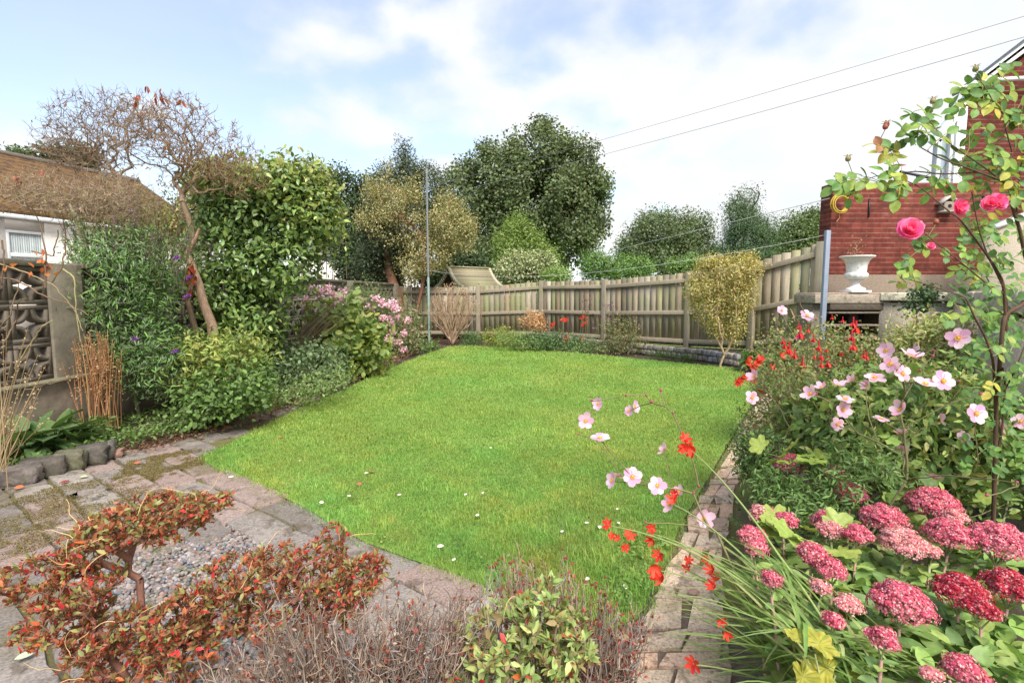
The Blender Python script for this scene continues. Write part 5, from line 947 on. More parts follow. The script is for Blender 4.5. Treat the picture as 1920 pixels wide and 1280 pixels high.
# foliage of the border
low('anemone_undergrowth', 'pointed light green leaves and stems between the pink anemones', ((1640, 760, 100, 60), (1760, 740, 100, 60), (1700, 820, 140, 60), (1830, 830, 80, 60), (1600, 820, 70, 55), (1780, 900, 80, 50), (1560, 760, 60, 50)), 2.3, 420, 10, .042, [(.20, .30, .08), (.26, .36, .10), (.15, .23, .07), (.32, .36, .12), (.36, .36, .12)], wf=.38, cs=.07, nst=260, cat='plant', stcol=(.26, .24, .11), tip=.0020, dp=.3, back=.9, cap=.006, lo=.0)
low('anemone_leaves', 'dense leafy anemone foliage filling the right border', ((1640, 780, 110, 70), (1760, 760, 110, 70), (1700, 850, 140, 60), (1830, 860, 90, 70), (1620, 860, 90, 55), (1560, 800, 60, 55)), 2.4, 420, 6, .050, [(.15, .24, .07), (.20, .30, .08), (.12, .19, .06), (.26, .34, .09)], LOBE3, .95, .05, nst=130, cat='plant', stcol=(.2, .17, .09), tip=.0018, dp=.35, lo=.1, back=.6, cap=.008)
low('goldenrod', 'tall airy yellow green seeding stems before the retaining wall', ((1722, 640, 40, 45), (1765, 650, 50, 50), (1690, 685, 45, 35), (1720, 710, 80, 40)), 3.6, 420, 16, .045, [(.36, .42, .14), (.30, .38, .12), (.42, .40, .17), (.46, .38, .20)], wf=.30, cs=.05, nst=220, cat='plant', stcol=(.33, .32, .16), tip=.002, dp=.3, back=.9, cap=.008)
low('ivy_patch', 'small dark ivy patch hanging over the wall coping', ((1720, 565, 24, 20), (1735, 550, 18, 14)), 5.1, 60, 12, .03, [(.05, .09, .035), (.08, .13, .05)], wf=.9, cs=.04, nst=8, cat='plant', dp=.12)
low('fuchsia_bush', 'wide fuchsia bush with fine olive foliage below the stone ledge', ((1500, 650, 75, 50), (1570, 665, 70, 40), (1620, 680, 55, 50), (1450, 690, 50, 40), (1540, 700, 90, 50), (1600, 655, 50, 30)), 3.9, 520, 13, .028, [(.20, .24, .09), (.25, .28, .09), (.16, .21, .07), (.32, .24, .12)], wf=.45, cs=.06, nst=130, stcol=(.28, .18, .12), tip=.002, dp=.4, back=.5, cap=.012)
low('evergreen_azalea', 'compact dark green azalea mound behind the pink anemones', ((1500, 770, 70, 60), (1560, 760, 65, 55), (1480, 730, 50, 40), (1450, 800, 40, 50), (1600, 800, 60, 60), (1530, 830, 60, 50)), 2.7, 640, 11, .024, [(.15, .21, .07), (.19, .26, .08), (.24, .29, .09), (.28, .20, .10)], wf=.45, cs=.03, nst=100, tip=.0016, dp=.3, stcol=(.15, .1, .07))
low('small_box_bush', 'small dark sprigged bush at the edge of the brick path', ((1415, 865, 32, 36), (1440, 850, 35, 40), (1410, 835, 20, 25)), 2.35, 260, 10, .022, [(.12, .20, .06), (.16, .25, .07), (.09, .14, .05)], wf=.42, cs=.025, nst=80, tip=.0016, dp=.14, stcol=(.16, .11, .07))
low('narrow_leaved_daphne', 'fresh green narrow leaved low bush behind the sedum', ((1470, 930, 52, 42), (1520, 950, 50, 38), (1560, 900, 50, 35), (1610, 860, 50, 25)), 2.0, 300, 10, .030, [(.13, .22, .06), (.10, .18, .05), (.18, .27, .09)], wf=.25, cs=.03, nst=60, tip=.0016, dp=.2)
low('variegated_edging', 'pale variegated small leafed plant between azalea and anemones', ((1580, 840, 50, 22), (1620, 845, 40, 20)), 2.25, 120, 10, .022, [(.36, .38, .22), (.22, .28, .10), (.15, .22, .07)], wf=.45, cs=.03, nst=20, tip=.0014, dp=.15)
broad('heuchera_green', 'lime green maple shaped leaves in the middle of the right border', P(1480, 860, 2.1), 9, .075, .10, [(.30, .38, .07), (.26, .34, .06)], LOBE, .95, .3, h=.03)
broad('heuchera_green', 'lime green lobed leaves among the sedum heads', P(1505, 1010, 1.65), 14, .075, .10, [(.26, .34, .08), (.30, .38, .09)], LOBE, .95, .3, h=.03)
# red fuchsia drops
def drops():
    t = thing('fuchsia_flowers', 'hanging red and magenta fuchsia flowers scattered over the olive bush', 'flowers', P(1530, 660, 3.6)); 
    for (x, y, k) in ((1500,625,1.6),(1515,618,1),(1498,612,.8),(1525,635,1),(1600,605,1.2),(1605,615,1.5),(1597,632,1.2),(1600,648,1.4),(1480,655,1.5),(1472,648,1),(1535,650,1.3),(1540,668,1),(1505,680,1.4),(1508,690,1),(1540,683,1),(1552,680,1.4),(1620,665,1),(1625,668,.9),(1578,662,.8),(1490,665,1.2),(1468,640,.8),(1560,595,.6),(1550,655,.8),(1527,668,.7),(1580,600,.7)):
        m = MB(); c = P(x, y, 3.5+random.uniform(-.1, .1)); petals_mb(m, 4, .022*k, -1.1, .5, REDS); m.v = [v @ np.diag((1, 1, 1))+c for v in m.v]
        m.tube([c+(0, 0, .035*k), c, c+(0, 0, -.01)], .004*k, (.6, .04, .06), 5); q = MB(); n_ = 8; m.leaves(OVAL, np.tile(c, (n_, 1)), np.c_[R.normal(0, .3, (n_, 2)), -np.ones(n_)], unit(n_), .026*k, .6, pick([(.65, .04, .28), (.7, .05, .05)], n_)); m.build('flower', M['petal'], t)
drops()
# red hesperantha (kaffir lily): grassy leaves + star flowers
def lily():
    base = np.array((.72, 1.22, .0)); base2 = P(1640, 1330, 1.15); base2[2] = .1
    t = thing('red_kaffir_lily', 'clump of long grassy leaves with bright red star flowers over the path', 'flowers', (.8, 1.2, 0)); gl = MB()
    for k in range(190):
        bx = P(random.uniform(1500, 1760), random.uniform(1220, 1330), random.uniform(1.08, 1.35)); tx = P(random.uniform(1230, 1480), random.uniform(1000, 1270), random.uniform(1.3, 1.75)) if random.random() < .8 else P(random.uniform(1350, 1560), random.uniform(1180, 1340), 1.2)
        u = np.linspace(0, 1, 9)[:, None]; mid = (bx+tx)/2+np.array((0, 0, random.uniform(.02, .14)))+R.normal(0, .015, 3); p = (1-u)**2*bx+2*u*(1-u)*mid+u*u*tx; p[:, 2] = np.maximum(p[:, 2], .03)
        gl.ribbon(p, .0085*random.uniform(.6, 1.2)*np.array([.6, .9, 1, 1, 1, .9, .75, .5, .06]), pick([(.22, .33, .10), (.17, .27, .07), (.28, .38, .14), (.33, .36, .15)], 1)[0])
    gl.build('leaves', M['grass'], t)
    st = MB(); F = [(1291,835,1.7,1.3),(1284,822,1.7,1.1),(1298,845,1.7,1.1),(1280,840,1.7,.9),(1262,938,1.65,1.),(1268,925,1.65,.8),(1140,983,1.6,1.),(1180,1003,1.6,1.),(1222,990,1.6,.9),(1223,1012,1.6,.9),(1172,1025,1.6,.8),(1235,1040,1.5,1.),(1226,1062,1.5,1.1),(1240,1085,1.5,1.2),(1228,1075,1.5,1.),(1290,1050,1.55,.7),(1288,1065,1.55,.8),(1335,1068,1.45,.9),(1340,1082,1.45,.8),(1328,1045,1.45,.7),(1300,1243,1.35,1.2),(1352,1163,1.35,.8),(1362,1186,1.35,.8),(1338,1098,1.4,.8),(1145,1005,1.6,.7),(1158,1010,1.6,.6)]
    for x, y, Yq, k in F:
        p = P(x, y, Yq); m = MB(); petals_mb(m, 6, 1., random.choice((.4, .8, 1.2)), .5, REDS); V = Matrix(facing((random.uniform(-.8, .2), -.5, random.uniform(-.1, .8))).to_3x3()); m.v = [(v*.021*k)@np.array(V).T+p for v in m.v]; m.build('flower', M['petal'], t)
    ends = [(1291,840,1.7,1460,1040),(1262,945,1.65,1450,1100),(1140,985,1.6,1420,1110),(1222,1000,1.6,1450,1130),(1240,1070,1.5,1480,1150),(1290,1055,1.55,1470,1130),(1335,1075,1.45,1500,1180),(1300,1245,1.35,1420,1270),(1352,1170,1.35,1500,1200)]
    for x, y, Yq, bx, by in ends: stemto(st, P(bx, by, 1.35), P(x, y, Yq), .0035, .0018, (.24, .30, .10), .03, arch=.12); stemto(st, P(1620, 1290, 1.15), P(bx, by, 1.35), .004, .0035, (.24, .3, .1), .02)
    st.build('stems', M['twig'], t, True)
    t = thing('red_kaffir_lily', 'far clump of vivid red flowers on thin stems at the top of the path', 'flowers', P(1420, 720, 2.9)); st = MB()
    for x, y in ((1402,672),(1400,682),(1408,690),(1425,673),(1420,680),(1414,688),(1388,712),(1395,708),(1407,706),(1415,712),(1424,735),(1383,718),(1465,668),(1447,690)):
        p = P(x, y, 2.9); m = MB(); petals_mb(m, 6, 1., .6, .55, REDS); V = Matrix(facing((random.uniform(-.8, .8), -.8, random.uniform(-.1, .8))).to_3x3()); m.v = [(v*.024)@np.array(V).T+p for v in m.v]; m.build('flower', M['petal'], t); stemto(st, P(1500, 800, 2.8), p, .002, .0012, (.22, .26, .1), .02)
    st.build('stems', M['twig'], t)
lily()
# sedum
SH = [(1480,868,66,26,0),(1550,868,54,20,0),(1565,888,52,32,1),(1595,922,64,30,0),(1812,860,60,40,0),(1912,830,46,26,1),(1430,963,56,40,1),(1470,975,50,20,0),(1410,1003,54,34,0),(1418,1028,46,30,0),(1550,975,62,42,0),(1558,993,50,30,1),(1608,1000,54,46,0),(1657,968,86,56,0),(1750,940,96,56,0),(1790,968,44,30,1),(1695,1015,90,46,1),(1745,1032,40,26,1),(1780,998,92,54,0),(1872,1010,116,66,0),(1522,1035,56,42,0),(1560,1067,58,48,0),(1448,1085,44,34,0),(1536,1102,36,22,1),(1593,1133,54,52,1),(1558,1162,36,24,0),(1690,1125,118,96,0),(1800,1105,100,70,2),(1843,1140,62,44,2),(1893,1095,96,64,2),(1655,1196,60,40,0),(1812,1260,84,56,0),(1747,1266,30,20,1),(1528,1050,40,26,0),(1560,990,30,20,1)]
def sedum():
    t = thing('sedum', 'large sedum with flat crimson pink flower heads and fleshy green leaves', 'flowers', (.95, 1.15, 0))
    HP = ([(.58, .10, .17), (.64, .16, .24), (.54, .09, .15), (.70, .25, .32), (.80, .46, .49)], [(.68, .28, .30), (.76, .40, .42), (.60, .20, .23), (.84, .6, .58)], [(.46, .035, .07), (.55, .07, .11), (.40, .03, .05), (.72, .35, .38)])
    ST = (np.array([(0, 0, .25)]+[(r_*math.cos(a), r_*math.sin(a), z) for k in range(5) for (r_, a, z) in ((1, k*1.2566, .1), (.45, k*1.2566+.628, -.25))], float), np.array([(0, i+1, (i+1) % 10+1) for i in range(10)]))
    lf = MB()
    for (x, y, wpx, hpx, tone) in SH:
        Yq = .75*960/(y-550)*random.uniform(.97, 1.03); Yq = min(max(Yq, 1.0), 2.3); c = P(x, y, Yq); rx = wpx*Yq/960/2*1.02; rx *= .97; rz = min(hpx*Yq/960*.75, rx*.62)
        m = MB(); ns = max(8, int((rx/.0115)**2)); a = R.uniform(0, 6.28, ns); rr = rx*.84*np.sqrt(R.random(ns)); sub = c+np.stack([rr*np.cos(a), rr*np.sin(a), rz*(.75-(rr/rx)**2*1.25)+R.normal(0, .0022, ns)], -1)
        per = 36; n_ = ns*per; u = unit(n_); u[:, 2] = np.abs(u[:, 2]); cc = np.repeat(sub, per, 0); rs = .0165*np.repeat(R.uniform(.7, 1.15, ns), per); pos = cc+u*rs[:, None]*(1, 1, .62)
        nr = u+R.normal(0, .2, (n_, 3)); d = np.cross(nr, unit(n_)); col = pick(HP[tone], n_, .2)
        m.leaves(ST, pos, d, nr, .0032*R.uniform(.7, 1.25, n_), 1., col)
        for q in sub[::4]: m.tube([c-(0, 0, rz+.03), q-(0, 0, .006)], [.0022, .0014], (.36, .38, .2), 4)
        cv_ = np.linspace(0, 1, 7); m.lathe([(max(1e-4, rx*.80*u_), rz*(.64-.80*u_*u_)-.004) for u_ in cv_]+[(rx*.4, rz*(-.20)-.008)], c, 16, (.30, .16, .12)); n2 = int(rx*rx*5.2/1.9e-5); a2 = R.uniform(0, 6.28, n2); q2 = np.sqrt(R.random(n2))*1.08; bmp = 1+.06*np.sin(a2*5+x)*q2+.05*np.sin(q2*14+a2*3); z2 = rz*(.72-.95*q2**2.2); p2 = c+np.stack([rx*.93*q2*bmp*np.cos(a2), rx*.93*q2*bmp*np.sin(a2), z2+R.normal(0, .0022, n2)], -1); nn2 = np.stack([q2*np.cos(a2)*1.3, q2*np.sin(a2)*1.3, np.full(n2, .6)-.5*q2**4], -1)+R.normal(0, .3, (n2, 3)); m.leaves(ST, p2, np.cross(nn2, unit(n2)), nn2, .0034*R.uniform(.7, 1.3, n2), 1., pick(HP[tone], n2, .22))
        for q in sub: m.lathe([(.0, .008), (.007, .005), (.0105, .0), (.005, -.006), (0, -.007)], q, 7, HP[tone][2])
        h = m.build('flower_head', M['petal'], t)
        b = c-np.array((0, 0, rz+.03)); foot = np.array((c[0]*.8+.16, c[1]*.85+.12, .0)); foot = b+(foot-b)*.72; s = MB(); stemto(s, foot, b, .0055, .0038, (.45, .27, .22) if tone != 1 else (.35, .36, .2), .02, 9, .04); s.build('stem', M['twig'], h, True)
        k = 22; uu = np.linspace(.12, .97, k)[:, None]; aa = np.arange(k)*2.4; pp = foot+(b-foot)*uu; dd = np.stack([np.cos(aa), np.sin(aa), np.full(k, .35)], -1)+R.normal(0, .15, (k, 3)); lf.leaves(B2, pp, dd, np.tile((0, 0, 1.), (k, 1))+R.normal(0, .25, (k, 3)), .062*R.uniform(.75, 1.2, k)*(1.15-.4*uu[:, 0]), .55, pick([(.20, .31, .09), (.25, .37, .11), (.16, .26, .09), (.30, .40, .12)], k))
    bl = [blob(1700, 1150, 1.3, 200, 90, .25), blob(1600, 1060, 1.5, 130, 60, .25), blob(1840, 1180, 1.25, 120, 90, .2), blob(1750, 1060, 1.5, 160, 50, .25), blob(1820, 950, 1.75, 110, 40, .2)]
    c, u, k = inblob(bl, 700, .1); c[:, 2] = np.minimum(c[:, 2], .40); aa = R.uniform(0, 6.28, 700); lf.leaves(B2, c-(0, 0, .05), np.stack([np.cos(aa), np.sin(aa), R.uniform(-.2, .9, 700)], -1), np.tile((0, 0, 1.), (700, 1))+R.normal(0, .35, (700, 3)), .066*R.uniform(.7, 1.2, 700), .6, pick([(.19, .30, .09), (.24, .36, .10), (.15, .25, .08), (.28, .38, .11)], 700))
    lf.build('leaves', M['leaf'], t)
sedum()
# yellow heuchera leaves at the bottom
def heuch():
    t = thing('yellow_heuchera', 'yellow lobed leaves with green veins below the grassy clump', 'plant', P(1540, 1290, 1.15)); V, F = lobed(5, .32, 5)
    for (x, y, s, a) in ((1528, 1215, .060, .6), (1566, 1262, .065, 2.6), (1490, 1268, .058, -.4), (1500, 1205, .045, 1.2), (1620, 1290, .05, 1.)):
        m = MB(); p = P(x, y, 1.12); d = np.array((math.cos(a), math.sin(a), .25)); n = np.array((0, -.55, 1.)); Vv = V.copy(); d /= np.linalg.norm(d); xx = np.cross(d, n); xx /= np.linalg.norm(xx); z = np.cross(xx, d)
        rings = []; out = V[1:]; ctr = V[0]; N = len(out); k = 6; col = []
        for r_ in range(k+1):
            rings.append(ctr+(out-ctr)*(r_/k)); ang = np.arctan2(out[:, 0], out[:, 1]-.3); vein = np.abs(np.sin(ang*2.9/1.0*1.0+0)) ; vein = np.minimum.reduce([np.abs(ang-q) for q in (-2.2, -1.1, 0, 1.1, 2.2)]); vv = np.clip(1-vein/.17, 0, 1)*(1-.55*r_/k)
            col.append(np.array((.36, .33, .05))*(1-vv[:, None])+np.array((.10, .20, .035))*vv[:, None])
        W = np.concatenate(rings); W[:, 2] += .06*np.sin(W[:, 0]*9)*np.cos(W[:, 1]*7); W = p+s*.95*(W[:, 0:1]*xx+W[:, 1:2]*d+W[:, 2:3]*z)
        i = np.arange(k)[:, None]*N; j = np.arange(N)[None]; j2 = (j+1) % N; m.add(W, np.stack([i+j, i+j2, i+N+j2, i+N+j], -1).reshape(-1, 4), np.concatenate(col)); m.build('leaf', M['leaf'], t, True)
    m = MB(); 
    for (x, y) in ((1528, 1225), (1566, 1265), (1490, 1270)): stemto(m, P(1550, 1340, 1.12), P(x, y, 1.125), .003, .002, (.4, .42, .2), .02)
    m.build('stalks', M['twig'], t)
heuch()
# climbing rose bush
def rose():
    Yr = 1.75; base = np.array((P(1862, 1100, 1.95)[0], 1.95, 0)); t = thing('rose_bush', 'tall rose bush with green and yellow spotted leaves and pink blooms at the right', 'bush', base); st = MB(); lf = MB()
    S = [([(1858,1150),(1862,1000),(1866,860),(1868,760),(1875,680),(1882,590),(1915,572)], .015, .012), ([(1866,760),(1863,675),(1847,630),(1830,600),(1812,560),(1802,554),(1750,537),(1690,520)], .009, .002), ([(1915,572),(1940,540),(1922,480),(1912,430),(1905,410),(1897,385),(1896,362),(1882,340),(1840,325),(1800,310),(1762,297),(1727,277)], .013, .003), ([(1887,620),(1882,530),(1865,500),(1838,460),(1800,410),(1780,397),(1725,350),(1680,331)], .010, .0025), ([(1890,600),(1887,552),(1850,532),(1790,482),(1737,440),(1722,425)], .006, .003), ([(1872,334),(1840,310),(1810,290),(1775,265),(1742,227)], .005, .002), ([(1842,322),(1767,327),(1717,321),(1680,326),(1640,330),(1600,350)], .005, .0018), ([(1865,335),(1900,292),(1885,240),(1885,220),(1865,190)], .005, .0025), ([(1800,307),(1817,280),(1817,252)], .004, .003), ([(1896,370),(1905,410),(1915,300),(1935,250)], .006, .003), ([(1868,760),(1890,720),(1905,690),(1925,640)], .007, .004), ([(1870,850),(1880,800),(1885,720),(1880,690)], .008, .006), ([(1885,240),(1910,200),(1930,170)], .004, .003), ([(1862,190),(1845,160),(1828,140)], .003, .002), ([(1742,227),(1748,205),(1750,195)], .002, .0015), ([(1680,331),(1660,300),(1650,262)], .002, .0014), ([(1882,540),(1852,480),(1835,430),(1822,360)], .005, .003), ([(1800,720),(1830,730),(1866,745)], .002, .003), ([(1760,640),(1800,650),(1850,680),(1866,700)], .0018, .003), ([(1725,450),(1745,465),(1780,470)], .003, .002)]
    pts = []
    for s, r0, r1 in S:
        p = np.array([P(x, y, Yr+.06*math.sin(x*.02)+(.2*(y > 700))) for x, y in s]); k = len(p); q = np.array([np.interp(np.linspace(0, k-1, k*5), range(k), p[:, j]) for j in range(3)]).T
        for _ in range(2): q[1:-1] = (q[:-2]+q[1:-1]*2+q[2:])/4
        st.tube(q, np.linspace(r0, r1, len(q))*.52, (.11, .065, .04) if r0 > .004 else (.22, .18, .08), 7); pts.append(q)
        for i in range(0, len(q), 3):
            d = unit(1)[0]; st.tube([q[i], q[i]+d*(.006+r1)], [.0016, .0003], (.25, .12, .07), 3)
    LP = [(.11, .22, .055), (.15, .27, .06), (.09, .18, .055), (.20, .31, .065), (.28, .35, .075)]; LY = [(.45, .42, .08), (.36, .38, .08)]; LR = [(.32, .13, .07), (.38, .2, .08)]
    def spray(x, y, dirx, dirz, s=.042, pal=LP, n=5, Yq=None):
        p = P(x, y, (Yq or Yr)+random.uniform(-.06, .06)); d = np.array((dirx, random.uniform(-.5, .3), dirz)); d /= np.linalg.norm(d); L = s*1.9; sd_ = np.cross(d, (0, -1, .4)); sd_ /= np.linalg.norm(sd_)
        st2.tube([p-d*L, p-d*L*.5+(0, 0, .004), p], .0011, (.3, .3, .1), 4)
        pos = [p]+[p-d*L*(.25+.4*(i//2)) for i in range(n-1)]; dd = [d]+[d*.45+sd_*(1 if i % 2 else -1) for i in range(n-1)]; pos, dd = np.array(pos), np.array(dd)+R.normal(0, .15, (n, 3)); dd[:, 2] -= .15
        lf.leaves(B2, pos, dd, np.tile((0, -.7, .75), (n, 1))+R.normal(0, .4, (n, 3)), s*R.uniform(.8, 1.15, n), .72, pick(pal, n, .14))
    st2 = st
    AN = [(1575,345,-1,-.2),(1560,352,-1,-.4),(1592,372,-.2,-1),(1605,362,.5,-1),(1615,330,-.8,.2),(1590,335,-1,.3),(1640,345,-.6,-.3),(1655,320,-.5,.5),(1670,315,-.4,.6),(1650,285,-.8,.3,2),(1662,275,-.5,.8,2),(1640,270,-1,.3,2),(1680,285,0,1,2),(1690,240,-.5,.6),(1712,222,-.8,.4),(1700,262,-1,-.3),(1735,215,-.5,.8),(1750,205,.3,1),(1720,245,-.3,-.6),(1755,240,.5,.4),(1775,250,.6,.6),(1705,215,-.7,-.3),(1800,165,-.9,-.2),(1815,158,-.3,.6),(1840,150,0,.8),(1860,160,.5,.5),(1880,140,.4,.7),(1900,125,.5,.5),(1850,185,-.5,-.3),(1830,195,-.8,-.4),(1865,205,.2,-.6,1),(1885,185,.6,.2),(1905,170,.7,.1),(1795,205,-.9,.1),(1780,195,-.6,.6),(1895,215,.6,-.2),(1910,235,.4,-.4),(1850,285,-.9,.1),(1865,300,-.4,-.4),(1890,300,.5,-.2),(1905,320,.5,.3),(1900,350,.2,-.8,1),(1915,380,.3,-.7),(1885,330,.4,.5),(1740,365,-.4,-.8),(1785,360,.3,-.9),(1770,345,-.4,-.3),(1815,345,.3,-.2),(1690,350,-.2,-.8,1),(1680,375,-.2,-.8),(1668,365,-.9,-.3),(1735,330,-.5,-.2),(1800,275,.2,.6),(1825,245,.4,.7),(1738,450,.5,.4),(1700,488,-.4,-.3),(1735,465,-.2,-.5),(1805,440,-.3,.6),(1830,425,.4,.6),(1855,420,.4,.3),(1880,440,.5,.4),(1800,470,-.8,.3),(1770,480,-.8,.3),(1820,490,.3,.5),(1850,500,.5,-.2),(1870,480,.6,.3),(1790,510,-.6,-.3),(1830,520,-.4,.5,1),(1860,540,.3,-.4),(1680,528,-1,.1,1),(1710,512,-.4,.8),(1720,528,.1,-.8,1),(1690,500,-.7,.4),(1780,560,-.5,.5),(1800,590,-.7,-.1),(1830,575,.3,.8),(1770,600,-1,0),(1850,590,.4,.3),(1880,600,.6,.2),(1905,560,.5,.6),(1900,600,.5,-.3),(1860,640,-.5,.3),(1840,660,-.6,-.3),(1890,660,.5,.1),(1910,700,.3,-.5),(1880,720,-.2,-.8,0),(1855,735,-.4,-.5,1),(1830,640,-.6,.4),(1905,640,.3,.2),(1895,750,.6,-.2),(1915,520,.4,.3),(1905,480,.4,.5),(1890,500,-.3,.5),(1850,455,-.2,.7)]
    for a in AN:
        k = a[4] if len(a) > 4 else 0; s = .040 if a[1] < 400 else .032; spray(a[0], a[1], a[2], a[3], s, [LP, LP[3:]+LY, LR+LY+LP[:1]][k], 5 if k else random.choice((3, 5, 5)))
    for i in range(26): x, y = random.uniform(1815, 1935), random.uniform(150, 400); spray(x, y, random.uniform(-1, .6), random.uniform(-.6, .9), .036, LP+LY[:1], 5, 1.8)
    for i in range(80): x, y = random.uniform(1800, 1935), random.uniform(400, 900); spray(x, y, random.uniform(-1, 1), random.uniform(-.5, .9), .030, LP[:3], 5, 1.95)
    lf.build('leaves', M['leaf'], t); st.build('stems', M['bark'], t, True)
    def bloom(x, y, s, n, nm='rose_bloom'):
        p = P(x, y, Yr-.03); m = MB()
        for ring, (nn, r_, cup, wd) in enumerate(((6, 1., .25, 1.1), (6, .85, .65, 1.1), (5, .65, 1.2, 1.1), (5, .45, 2.0, 1.2), (4, .26, 3.2, 1.3))): petals_mb(m, nn, r_, cup, wd, [(.84, .17, .42), (.88, .28, .52), (.80, .12, .35)], .2, ring*.9)
        Q = np.array(facing(n).to_3x3()); m.v = [(v*s)@Q.T+p for v in m.v]; m.build(nm, M['petal'], t, True)
    bloom(1706, 431, .039, (-.35, -1, .45)); bloom(1797, 389, .028, (.2, -1, .1)); bloom(1868, 380, .031, (.1, -1, .4)); bloom(1745, 462, .013, (-.3, -1, .5), 'rosebud'); bloom(1854, 383, .026, (-.5, -1, .3))
    for x, y in ((1590, 300), (1749, 192), (1829, 132), (1660, 240), (1662, 236), (1755, 418), (1690, 498), (1818, 240)):
        m = MB(); p = P(x, y, Yr); allp = np.vstack(pts); qn = allp[np.argmin(np.linalg.norm(allp-(p-(0, 0, .03)), axis=1))]; m.tube([qn, (qn+p)/2+(.004, 0, .006), p-(0, 0, .004)], [.0014, .0012, .0014], (.25, .27, .10), 4); m.lathe([(0, -.006), (.007, -.003), (.009, .004), (.007, .011), (.004, .013)], p, 9, random.choice(((.30, .30, .12), (.42, .14, .1), (.35, .3, .15)))); a = np.arange(5)*1.2566
        m.leaves(OVAL, np.tile(p+(0, 0, .012), (5, 1)), np.stack([np.cos(a), np.sin(a), np.full(5, .3)], -1), np.tile((0, 0, 1.), (5, 1)), .018, .25, (.3, .24, .12)); m.build('rose_hip', M['leaf'], t, True)
rose()

# ============================================================ FOREGROUND SHRUBS
def azalea(name, label, bl, trunk, ntip, leafpal, lsz, per, col, redfrac=.1, tip=.0016, cap=.0085, budcol=(.30, .07, .05), budn=.5, back=.3, lw=.42, dryn=0, strands=0, seg=.035, curl=.22):
    t = thing(name, label, 'bush', trunk[0]); tg, _, _ = inblob(bl, ntip, .25); pa, tp, td, A = grow(trunk, tg, seg=seg, tip=tip, back=back, cap=cap, wig=.14, expo=2.4, curl=curl); mb = MB(); tubes(mb, pa, col, 7, thin=4); mb.build('branches', M['bark'], t, True)
    lf = MB(); k = len(tp)
    if per:
        for f_ in range(per):
            a = f_*6.283/per+R.uniform(0, 1, k); pr = unit(k); d = td*.55+np.cross(td, pr)*np.sin(a)[:, None]+np.cross(td, np.cross(td, pr))*np.cos(a)[:, None]; d[:, 2] += .35
            hit = R.random(k) < .88; pal = pick(leafpal, k); red = (R.random(k) < redfrac)[:, None]; pal = np.where(red, pick([(.62, .05, .05), (.5, .04, .04), (.55, .14, .05)], k), pal)
            lf.leaves(OVAL, tp[hit]-td[hit]*.003*f_, d[hit], (td*.8+(0, 0, .6)+R.normal(0, .3, (k, 3)))[hit], (lsz*R.uniform(.6, 1.25, k))[hit], lw, pal[hit])
    bd = R.random(k) < budn; nb = bd.sum()
    for s_ in range(5): lf.leaves(OVAL, tp[bd]+td[bd]*.004, td[bd]+unit(nb)*.35, unit(nb), .010*R.uniform(.7, 1.3, nb), .4, pick([budcol, tuple(np.array(budcol)*1.5)], nb))
    if dryn:
        idx = R.integers(0, len(A), dryn); lf.leaves(OVAL, A[idx]+unit(dryn)*.008, unit(dryn)-(0, 0, .2), unit(dryn), lsz*.65*R.uniform(.5, 1.3, dryn), .30, pick([(.32, .11, .05), (.24, .07, .035), (.38, .18, .08), (.18, .06, .04), (.14, .05, .035)], dryn))
    lf.build('leaves', M['leaf'], t)
    if strands:
        for _ in range(strands):
            m = MB()
            p = tp[random.randrange(k)].copy(); d = unit(1)[0]; d[2] = abs(d[2])*.3+.2; q = [p]
            for i in range(9): d = d+R.normal(0, .28, 3)-(0, 0, .10); d /= np.linalg.norm(d); p = p+d*.011; q.append(p)
            m.tube(q, np.linspace(.0011, .0006, 10), (.62, .42, .20), 4); m.build('dry_tendril', M['twig'], t)
    return t
def brush(name, label, bl, trunk, n, col, budn, pal, nleaf):
    t = thing(name, label, 'bush', trunk[0]); T = np.array(trunk)[1:]; tg, _, _ = inblob(bl, n, .35); mb = MB(); lf = MB(); tips = []
    mb.tube(trunk, .007, col, 6)
    for q in tg:
        x = q[0]*.75+T[:, 0].mean()*.25; r_ = np.array([np.interp(x, T[:, 0], T[:, k]) for k in range(3)]); k = 9; u = np.linspace(0, 1, k)[:, None]; mid = r_*.5+q*.5+R.normal(0, .012, 3); p = (1-u)**2*r_+2*u*(1-u)*mid+u*u*q+R.normal(0, .0045, (k, 3)); cv = np.array(random.choice((col, col, (.24, .15, .10), (.40, .32, .24), (.30, .26, .24))))*random.uniform(.75, 1.2); mb.tube(p, np.linspace(.0026, .0010, k), cv, 4)
        for _ in range(7):
            i = random.randint(3, k-1); d = (p[i]-p[i-1]); d = d/np.linalg.norm(d)+unit(1)[0]*1.2+(0, 0, .1); d /= np.linalg.norm(d); L = random.uniform(.012, .045); a = p[i]; b = a+d*L*.5+R.normal(0, .002, 3); c_ = b+(d+unit(1)[0]*.5+(0, 0, .3))*L*.4; mb.tube([a, b, c_], [.0012, .0010, .0006], cv*random.uniform(.8, 1.25), 3); tips.append((c_, c_-b))
    tp = np.array([a for a, _ in tips]); td = np.array([b for _, b in tips]); td /= np.linalg.norm(td, axis=1)[:, None]
    idx = R.integers(0, len(tp), nleaf); lf.leaves(OVAL, tp[idx]+unit(nleaf)*.003, unit(nleaf)*.8+td[idx], unit(nleaf), .009*R.uniform(.5, 1.4, nleaf), .45, pick(pal, nleaf))
    bd = np.where(R.random(len(tp)) < budn*.5)[0]; nb = len(bd)
    for s_ in range(5): lf.leaves(OVAL, tp[bd], td[bd]+unit(nb)*.35, unit(nb), .011*R.uniform(.7, 1.3, nb), .42, pick([(.30, .08, .06), (.40, .13, .09), (.24, .06, .05)], nb))
    mb.build('branches', M['bark'], t); lf.build('buds', M['leaf'], t); return t
Ya = 1.22
